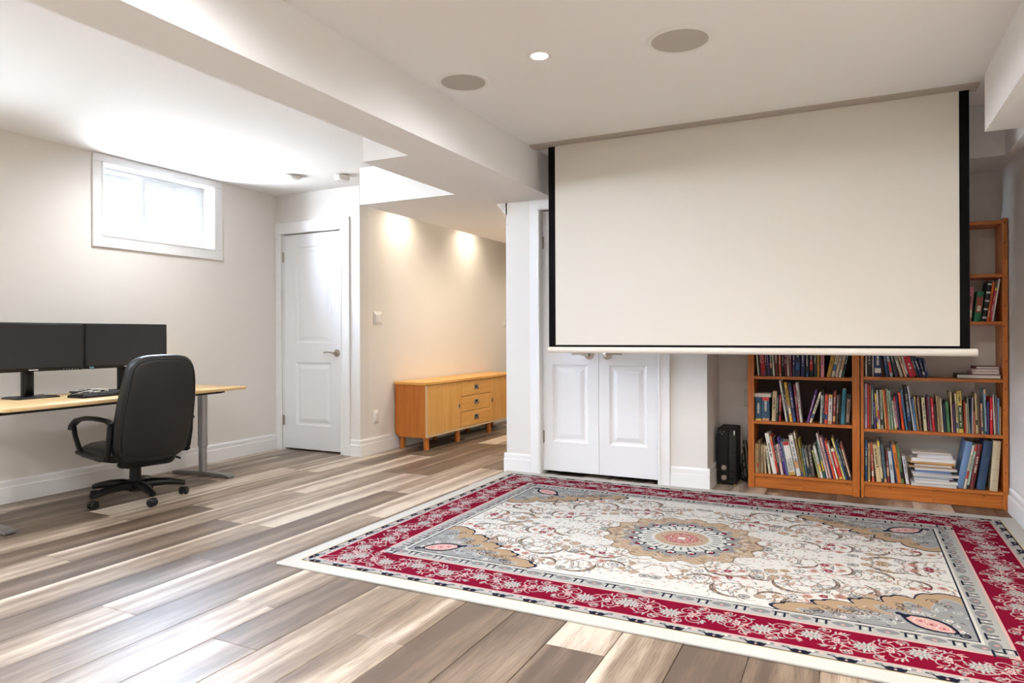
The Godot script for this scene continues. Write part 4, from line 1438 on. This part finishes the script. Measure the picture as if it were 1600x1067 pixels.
# illegible spine print: small raised strokes
func lettering(B: Node, xo: float, t: float, h: float, y0: float, y1: float, c: Color, rg: RandomNumberGenerator, z: float) -> void:
	var s := S()
	var y := y0 * h
	while y < y1 * h:
		var l := rg.randf_range(0.003, 0.0075)
		if rg.randf() < 0.85:
			var w := t * rg.randf_range(0.22, 0.42)
			bx(s, Vector3(xo + t / 2 - w / 2, y, -0.001), Vector3(xo + t / 2 + w / 2, y + l, z))
		y += l + 0.0028
	obj("spine_print", s, mat(c, 0.6), B)

func build_books() -> void:
	bookcase("bookcase", "orange pine bookcase on the left with dark back panel, upper half behind the screen", -0.645, 0.047, 0.041, 0.044, [0.100, 0.463, 0.772, 1.131, 1.418, 1.739], 1.75, true)
	bookcase("bookcase", "orange pine bookcase on the right against the wall, its end showing right of the screen", 0.0525, 0.838, 0.018, 0.026, [0.105, 0.447, 0.783, 1.131, 1.418, 1.739], 1.75, false)
	var shelf_l1 := [
		"-5798|79|242|-4.6|e9e6e0|thin white|b",
		"-5650|63|216|-6.2|2b2a2c|thin black and white|b",
		"-5583|107|247|-5.1|9b1c2a|red|b",
		"-5474|102|219|-4.9|a3202c|dark red|b",
		"-5371|87|252|-4.7|b02630|red|b",
		"-5257|98|217|-4.1|211d22|black|b",
		"-5119|98|248|-5.0|5b3a78|purple|b",
		"-4987|137|226|-3.1|25352c|blackish green|b",
		"-4806|97|240|-3.7|e4dfd2|white|b",
		"-4659|183|254|-2.9|6b2a22|reddish brown|b",
		"-4416|124|253|-1.8|b5492f|rusty orange|b",
		"-4252|116|223|0.0|231c1e|black|b",
		"-4067|142|216|-1.8|6a1f30|maroon|b",
		"-3909|123|223|-2.2|d9c3b4|white and red striped|b",
		"-3751|134|251|-1.8|742338|wine red|b",
		"-3574|145|240|0.0|322a55|violet navy|b",
		"-3384|258|246|0.0|1e2c4f|wide navy|b",
		"-3052|226|229|0.0|2b3468|wide blue|b",
		"-2755|176|226|0.0|1f2a45|dark navy|b",
		"-2511|194|219|0.0|1d1c20|wide black|b",
		"-2255|149|223|0.0|3a3f48|charcoal|b",
		"-2051|141|222|0.0|b98a35|mustard|b",
		"-1838|206|226|0.0|d98aa0|pink and white|b",
		"-1287|215|239|12.3|c39a3e|mustard yellow leaning|b",
		"-1041|185|253|12.2|d9cbb0|cream leaning|b",
		"-833|156|230|12.1|cdb9a4|beige leaning|b",
		"-634|148|258|12.1|ddd2bf|pale cream leaning|b",
		"-483|113|228|12.0|2c5a5a|dark teal leaning|b",
		"-542|45|257|12.0|4b7f82|teal leaning|b",
	]
	var shelf_l2 := [
		"-5990|426|160|0.0|24455e|wide dark blue|b",
		"-5548|485|162|0.0|2a4d68|wider dark blue|b",
		"-4668|259|204|2.2|cdb995|cream and brown|b",
		"-4529|106|179|1.9|2c3a2c|dark green|b",
		"-4353|118|181|1.9|b23034|red|b",
		"-4014|116|281|-8.7|e6e4de|tall white leaning|b",
		"-3892|123|246|-7.7|2d2c28|black and yellow leaning|b",
		"-3748|167|269|-8.2|dcae3f|yellow leaning|b",
		"-3564|193|267|-6.8|2a3566|navy blue topped leaning|b",
		"-3289|144|253|-5.5|7e2630|maroon leaning|b",
		"-3106|134|268|-6.3|d8d5cd|pale grey leaning|b",
		"-2594|136|224|14.1|6e3d86|purple leaning right|b",
		"-2409|140|216|17.1|ddd3b6|cream leaning right|b",
		"-1787|106|188|2.2|cfd6d2|thin pale teal|b",
		"-1714|88|229|0.0|2e2038|black and purple|b",
		"-1445|181|194|1.5|e05038|orange red|b",
		"-1186|223|193|1.7|e2d8d2|white|b",
		"-985|154|216|2.3|8c2f2a|red and olive|b",
		"-828|123|192|3.0|4a3a2a|brown|b",
		"-729|80|200|0.0|2d2b29|thin dark|b",
		"-426|220|232|2.8|2f7a8c|thick teal|b",
		"-154|212|196|3.5|9a8374|grey brown|b",
	]
	var shelf_l3 := [
		"-5981|80|203|0.0|c4a77c|thin tan|b",
		"-5883|97|201|0.0|b89a70|tan|b",
		"-5765|106|225|0.0|8a6a48|tan brown|b",
		"-5632|154|195|0.0|a08b6e|mottled brown|b",
		"-5393|105|196|-2.0|c9b48c|thin tan leaning|b",
		"-5118|121|191|-7.0|ddd3bd|cream leaning|b",
		"-4856|264|279|-11.0|eceae6|thick white leaning|b",
		"-4587|111|265|-10.3|d6452f|red orange leaning|b",
		"-4473|144|252|-9.7|3b2f2a|dark brown leaning|b",
		"-4321|144|207|-9.3|e4c9c4|pale pink leaning|b",
		"-4080|126|256|-11.7|55308a|purple leaning|b",
		"-3948|113|231|-11.0|6a7a98|blue grey leaning|b",
		"-3818|408|226|-10.8|f0eee8|thick white red topped|swedish",
		"-3328|264|276|-11.2|e9eaec|white slick leaning|b",
		"-3010|99|301|-10.5|a8875a|brown and olive leaning|b",
		"-2880|91|251|-8.9|9a8a3c|olive leaning|b",
		"-2759|107|193|-8.2|4b6a7a|slate blue leaning|b",
		"-2591|172|188|-9.9|6e6a62|speckled grey leaning|b",
		"-2399|188|199|-7.9|565049|speckled charcoal leaning|b",
		"-1995|112|184|-13.2|b5b884|pale olive leaning|b",
		"-1849|143|215|-13.4|e8e4dc|white leaning|b",
		"-1640|104|252|-11.6|2f6a66|teal leaning|b",
		"-1467|95|299|-13.1|e9d2d4|white and pink leaning|b",
		"-1333|119|274|-12.5|e0b4b4|pink leaning|b",
		"-1180|63|261|-12.5|2c3566|thin navy leaning|b",
		"-1080|133|253|-13.2|d04a30|red leaning|b",
		"-915|94|238|-13.9|efe6d6|thin cream leaning|b",
		"-750|217|204|-14.7|d62f2e|red and yellow leaning|b",
		"-483|92|277|-15.4|e6d884|pale yellow leaning|b",
		"-359|96|243|-15.9|3f618a|blue leaning|b",
		"-240|119|258|-15.3|2a2a2c|black spiral bound leaning|b",
		"-91|84|239|-14.7|e8cdb4|peach leaning|b",
	]
	var shelf_r1 := [
		"809|92|236|0.0|e4e2dc|thin white|b",
		"930|226|244|0.0|222326|black|b",
		"1208|75|219|0.0|dedcd8|very thin white|b",
		"1310|414|223|0.0|23335f|wide navy|b",
		"1991|131|254|-6.7|33508c|blue leaning|b",
		"2220|146|243|-9.0|cdd6e4|white and blue leaning|b",
		"2490|175|235|-11.9|3c3e46|dark grey leaning|b",
		"2790|141|260|-14.7|dcd5c4|cream leaning|b",
		"3034|123|256|-16.7|d4a98a|peach striped leaning|b",
		"3162|93|232|-14.5|e8e4de|thin white leaning|b",
		"3311|367|132|-16.6|b3162e|thick crimson leaning|b",
		"3696|107|139|-15.7|33343c|thin dark leaning|b",
		"3865|180|136|-17.9|1f2c54|navy leaning|b",
		"4052|137|124|-14.2|243258|dark navy leaning|b",
		"4214|115|119|-10.6|28375f|thin navy leaning|b",
	]
	var shelf_r2 := [
		"760|137|289|0.0|cdbbd2|pale lavender|b",
		"932|77|286|0.0|c2262b|red|b",
		"1035|77|278|0.0|9c5a2c|brown orange|b",
		"1152|94|282|0.0|8fa8a4|teal and white|b",
		"1306|106|174|-1.8|4a2a6a|short purple|b",
		"1473|82|228|-3.7|e0b854|yellow|b",
		"1562|93|250|-3.5|ded3cc|floral white|b",
		"1691|140|250|-2.0|a9b49a|sage green|b",
		"1937|81|253|-4.4|e0b070|light orange|b",
		"2057|90|252|-5.3|d9542e|orange red|b",
		"2150|104|259|-3.8|a3b08c|mossy sage|b",
		"2290|121|250|-4.6|93b29c|mint green|b",
		"2472|103|213|-6.1|dcd6c8|patterned white|b",
		"2579|108|212|-5.5|c98a8c|dusty pink|b",
		"2699|85|225|-5.1|2a2a5c|navy|b",
		"2875|133|239|-5.6|e2501e|bright orange|b",
		"3082|101|255|-7.2|4a78a4|blue leaning|b",
		"3228|174|283|-5.4|1d1c1c|thick black leaning|b",
		"3500|89|281|-7.3|c6ccd0|silver white leaning|b",
		"3593|78|200|-5.4|5a82b0|sky blue|b",
		"3706|89|213|-5.6|b89868|tan|b",
		"3850|111|213|-4.9|7c5a44|brown|b",
		"4076|172|211|-4.2|dcd2ac|cream lettered|b",
		"4296|72|212|-2.8|6a2038|maroon|b",
		"4416|88|221|-4.0|8a8690|grey|b",
		"4527|137|210|-3.3|c8202c|scarlet|b",
		"4699|77|173|-3.6|3a3a34|short dark|b",
		"4831|87|225|-3.4|bfa478|beige|b",
		"4943|74|222|-3.3|a88a58|dark tan|b",
		"5038|73|208|-3.2|dccfae|cream|b",
		"5136|81|178|-1.6|25304e|short navy|b",
		"5245|51|190|-2.4|204034|dark green|b",
		"5333|124|192|-3.4|4c8a52|green|b",
		"5551|75|252|-2.5|d6b890|cream and red banded|b",
		"5655|78|177|-2.2|5c3468|short purple|b",
		"5808|86|241|-2.9|e4d9a8|pale cream|b",
		"5920|234|256|-2.7|d8bc5c|thick yellow green panelled|panel",
		"6211|74|194|-1.5|c04a38|brick red|b",
		"6316|64|183|-1.9|d8c8a0|short cream|b",
		"6415|79|216|-2.4|8a9a86|grey green|b",
		"6519|58|206|0.0|2c4a64|dark blue|b",
		"6596|61|219|0.0|c8b4b8|white and maroon|b",
		"6679|79|135|0.0|b0602c|very short orange brown|b",
		"6803|84|247|-1.8|d4bf94|tall cream|b",
		"6889|55|215|0.0|8a7f50|olive|b",
		"6962|60|197|0.0|5c2030|dark maroon|b",
		"7084|89|186|-1.9|e0c4a8|peach cream|b",
		"7177|60|159|-1.5|26503c|short dark green|b",
		"7251|99|272|-1.6|9ec0d4|pale sky blue|b",
		"7374|70|199|0.0|4a3f7c|violet|b",
		"7504|134|222|0.0|d01a30|thick bright red|b",
		"7707|57|241|-1.7|cfc4b0|white and brown|b",
		"7767|59|236|0.0|76767a|mid grey|b",
		"7829|50|193|0.0|5a1c34|thin maroon|b",
		"7884|79|220|0.0|6c93b4|light blue|b",
		"7985|64|169|0.0|b08a5c|short tan|b",
	]
	var shelf_r3 := [
		"760|143|263|0.0|2f4a6e|blue|b",
		"942|117|243|0.0|c4a070|tan|b",
		"1171|125|243|-2.6|b8533c|white and red|b",
		"1426|272|238|-5.7|dcc294|wide cream|b",
		"1702|115|262|-5.4|e4d6b0|thin cream|b",
		"1873|139|272|-5.2|5a7080|slate blue|b",
		"2055|114|203|-3.4|7a2c34|short maroon|b",
		"2252|202|203|-5.6|c4d4da|pale blue|b",
		"2546|72|246|-8.0|34486e|thin dark blue|b",
		"2620|200|246|-7.7|e0802c|orange|b",
		"2822|144|244|-6.9|5a7a4c|green|b",
		"3081|166|178|-7.7|d8d4de|short pale lavender|b",
		"6102|335|293|10.0|7494c0|thick light blue|binder",
		"6252|118|273|9.9|e0dcd0|white|b",
		"6385|103|278|10.1|b4d0bc|mint|b",
		"6659|221|280|9.1|6a2228|maroon patterned|b",
		"7226|424|302|7.8|2f4668|thick navy|binder",
		"7864|386|305|3.5|cfc2a4|tall cream|file",
	]
	var shelf_r4 := [
		"6573|278|212|4.5|c87a84|pink patterned|b",
		"7041|340|183|6.0|1f6a44|green illustrated|pict",
		"7332|233|243|7.6|18181a|black white banded|band",
		"7462|103|239|7.4|d8642c|orange|b",
		"7592|103|205|8.2|c84858|rose red|b",
		"7692|83|257|8.0|e2dedc|thin white|b",
	]
	var sets := [
		[shelf_l1, 0.772, "left bookcase's shelf right under the screen", 0.15],
		[shelf_l2, 0.463, "left bookcase's middle visible shelf", 0.15],
		[shelf_l3, 0.100, "left bookcase's bottom shelf", 0.17],
		[shelf_r1, 0.783, "right bookcase's shelf right under the screen", 0.15],
		[shelf_r2, 0.447, "right bookcase's crowded middle shelf", 0.14],
		[shelf_r3, 0.105, "right bookcase's bottom shelf", 0.17],
		[shelf_r4, 1.131, "right bookcase's shelf right of the screen", 0.15]]
	var n := 0
	for s in sets:
		var i := 0
		for row in s[0]:
			var f: PackedStringArray = row.split("|")
			i += 1
			n += 1
			var kind := f[6]
			var noun := "ring binder" if kind == "binder" else "box file" if kind == "file" else "book"
			var label := "%s %s, %s from left on %s" % [f[5], noun, ordinal(i), s[2]]
			var dd: float = s[3] + 0.02 * sin(n * 2.3)
			book(Vector3(f[0].to_float() / 10000.0, s[1] + 0.0002, -4.985 - 0.006 * absf(sin(n * 1.7))), f[1].to_float() / 10000.0, f[2].to_float() / 1000.0, dd, f[3].to_float(), Color.html(f[4]), kind, label, "books standing on the " + s[2], n)
	# books that lie flat
	flat_book(Vector3(-0.549, 0.6255, -5.06), Vector3(0.112, 0.026, 0.15), 0.0, Color(0.80, 0.77, 0.70), "thick cream book lying flat on the two dark blue books")
	flat_book(Vector3(0.693, 0.7832, -5.065), Vector3(0.228, 0.026, 0.17), 0.0, Color(0.10, 0.10, 0.11), "thick black-covered book at the bottom of the flat pile under the screen's end")
	flat_book(Vector3(0.727, 0.8094, -5.06), Vector3(0.144, 0.019, 0.14), 0.06, Color(0.80, 0.66, 0.66), "pale pink book, second from bottom of the flat pile on the right bookcase")
	flat_book(Vector3(0.733, 0.8286, -5.06), Vector3(0.138, 0.014, 0.13), -0.05, Color(0.82, 0.70, 0.68), "pink and white book, third from bottom of the flat pile on the right bookcase")
	flat_book(Vector3(0.736, 0.8428, -5.062), Vector3(0.125, 0.016, 0.12), 0.10, Color(0.40, 0.13, 0.17), "dark red book on top of the flat pile on the right bookcase")
	# pile of papers and magazines
	var cols := ["e6e4e2", "eceae6", "dedfe4", "a9adb8", "e6e4e0", "c3c8d6", "5f7ab0", "dcd8d4", "b98f62", "e8e6e2", "c9892f", "d9b27c", "eeece8", "e2e0e6", "cfc8bd"]
	var hs := [20, 17, 12, 10, 16, 11, 12, 14, 8, 13, 7, 8, 22, 24, 14]
	var y := 0.1052
	for i in cols.size():
		var h: float = hs[i] / 1000.0
		var t := thing("paper_stack", "%s papers, %s from bottom of the paper pile on the bottom shelf" % [["white", "off-white", "pale grey", "blue-grey printed", "white", "pale blue", "deep blue edged", "grey-white", "tan", "clean white", "mustard", "straw-coloured", "thick white", "lavender white", "beige printed"][i], ordinal(i + 1)], "papers", Vector3(0.455 + 0.011 * sin(i * 2.1), y, -5.045 + 0.008 * sin(i * 1.3)), 0.05 * sin(i * 1.9), "paper pile on the right bookcase's bottom shelf")
		var w := 0.216 + 0.030 * sin(i * 1.7 + 1.0)
		var st := S()
		cb(st, Vector3(0, h / 2 - 0.0002, 0), Vector3(w, h - 0.0006, 0.15), 0.001)
		obj("cover", st, mat(Color.html(cols[i]), 0.6), t)
		st = S()
		for k in int(h / 0.004): cb(st, Vector3(0.002 * sin(k * 3.0 + i), 0.002 + k * 0.004, 0.0014 + 0.001 * sin(k * 5.0 + i)), Vector3(w - 0.006, 0.0016, 0.15), 0.0)
		obj("sheets", st, mat(Color(0.86, 0.86, 0.85).lerp(Color.html(cols[i]), 0.75), 0.7), t)
		y += h + 0.0004

func flat_book(at: Vector3, size: Vector3, turn: float, c: Color, label: String) -> void:
	var t := thing("book", label, "book", at, turn, "books lying flat")
	var st := S()
	var w := 0.003
	bx(st, Vector3(-size.x / 2, 0, -size.z / 2), Vector3(size.x / 2, w, size.z / 2), 0.001)
	bx(st, Vector3(-size.x / 2, size.y - w, -size.z / 2), Vector3(size.x / 2, size.y, size.z / 2), 0.001)
	bx(st, Vector3(-size.x / 2, w, -size.z / 2), Vector3(-size.x / 2 + w, size.y - w, size.z / 2))
	obj("cover", st, mat(c, 0.5), t)
	st = S()
	bx(st, Vector3(-size.x / 2 + w, w, -size.z / 2 + 0.004), Vector3(size.x / 2 - 0.005, size.y - w, size.z / 2 - 0.004))
	obj("pages", st, mat(Color(0.88, 0.86, 0.82), 0.8), t)

func build_amplifier() -> void:
	var t := thing("amplifier", "black audio amplifier standing on its side in the alcove by the bookcase", "amplifier", Vector3(-0.786, 0, -5.02))
	var st := S()
	bx(st, Vector3(-0.062, 0.012, -0.17), Vector3(0.062, 0.400, 0.048), 0.004)
	obj("case", st, M.black_matt, t)
	st = S()
	bx(st, Vector3(-0.062, 0.012, 0.048), Vector3(0.008, 0.400, 0.058), 0.003)
	obj("faceplate", st, M.black, t)
	st = S()
	bx(st, Vector3(0.011, 0.030, 0.048), Vector3(0.060, 0.395, 0.055), 0.003)
	obj("display_panel", st, mat(Color(0.05, 0.05, 0.055), 0.2), t)
	for y in [0.055, 0.125]:
		st = S()
		lathe(st, [Vector2(0.020, 0), Vector2(0.019, 0.012), Vector2(0.017, 0.014), Vector2(0, 0.014)], 20, Transform3D(Basis(Vector3.RIGHT, PI / 2), Vector3(-0.018, y, 0.058)))
		var kb := obj("knob", st, M.nickel, t)
		st = S()
		lathe(st, [Vector2(0.010, 0.0), Vector2(0.011, 0.003), Vector2(0, 0.004)], 18, Transform3D(Basis(Vector3.RIGHT, PI / 2), Vector3(-0.014, y, 0.072)))
		obj("cap", st, M.nickel, kb)
	for e in [[-0.045, 0.372], [-0.020, 0.376], [-0.032, 0.360]]:
		st = S()
		cb(st, Vector3(e[0], e[1], 0.060), Vector3(0.008, 0.006, 0.006), 0.001)
		obj("button", st, M.steel, t)
	st = S()
	for i in 22: cb(st, Vector3(0.036, 0.06 + i * 0.0135, 0.0555), Vector3(0.030, 0.003, 0.0015), 0.0)
	obj("vent_slats", st, mat(Color(0.13, 0.13, 0.135), 0.5), t)
	st = S()
	bx(st, Vector3(0.046, 0.355, 0.0552), Vector3(0.054, 0.385, 0.0562))
	obj("label_plate", st, M.plastic, t)
	for e in [[-0.05, 0.03], [0.05, 0.03], [-0.05, -0.15], [0.05, -0.15]]:
		st = S()
		lathe(st, [Vector2(0, 0), Vector2(0.009, 0), Vector2(0.010, 0.012)], 14, Transform3D(Basis(), Vector3(e[0], 0, e[1])))
		obj("foot", st, mat(Color(0.72, 0.58, 0.30), 0.35, 0.8), t)
	var bundle := thing("cable_bundle", "tangle of thin black cables between the amplifier and the left bookcase", "cables", Vector3(-0.683, 0.003, -5.10))
	for n in 5:
		st = S()
		var pts := []
		for i in 30:
			var u := i / 29.0
			var a := u * PI * 1.6 + n * 1.1
			pts.append(Vector3(-0.004 + 0.016 * cos(a) + 0.008 * (n - 2), 0.006 + (0.10 + 0.05 * n) * (0.5 + 0.5 * cos(u * PI * (1.0 + 0.3 * n))), 0.014 * (n - 2) + 0.018 * sin(a)))
		tube(st, pts, 0.0042, 8)
		obj("cable", st, M.black_matt, bundle)
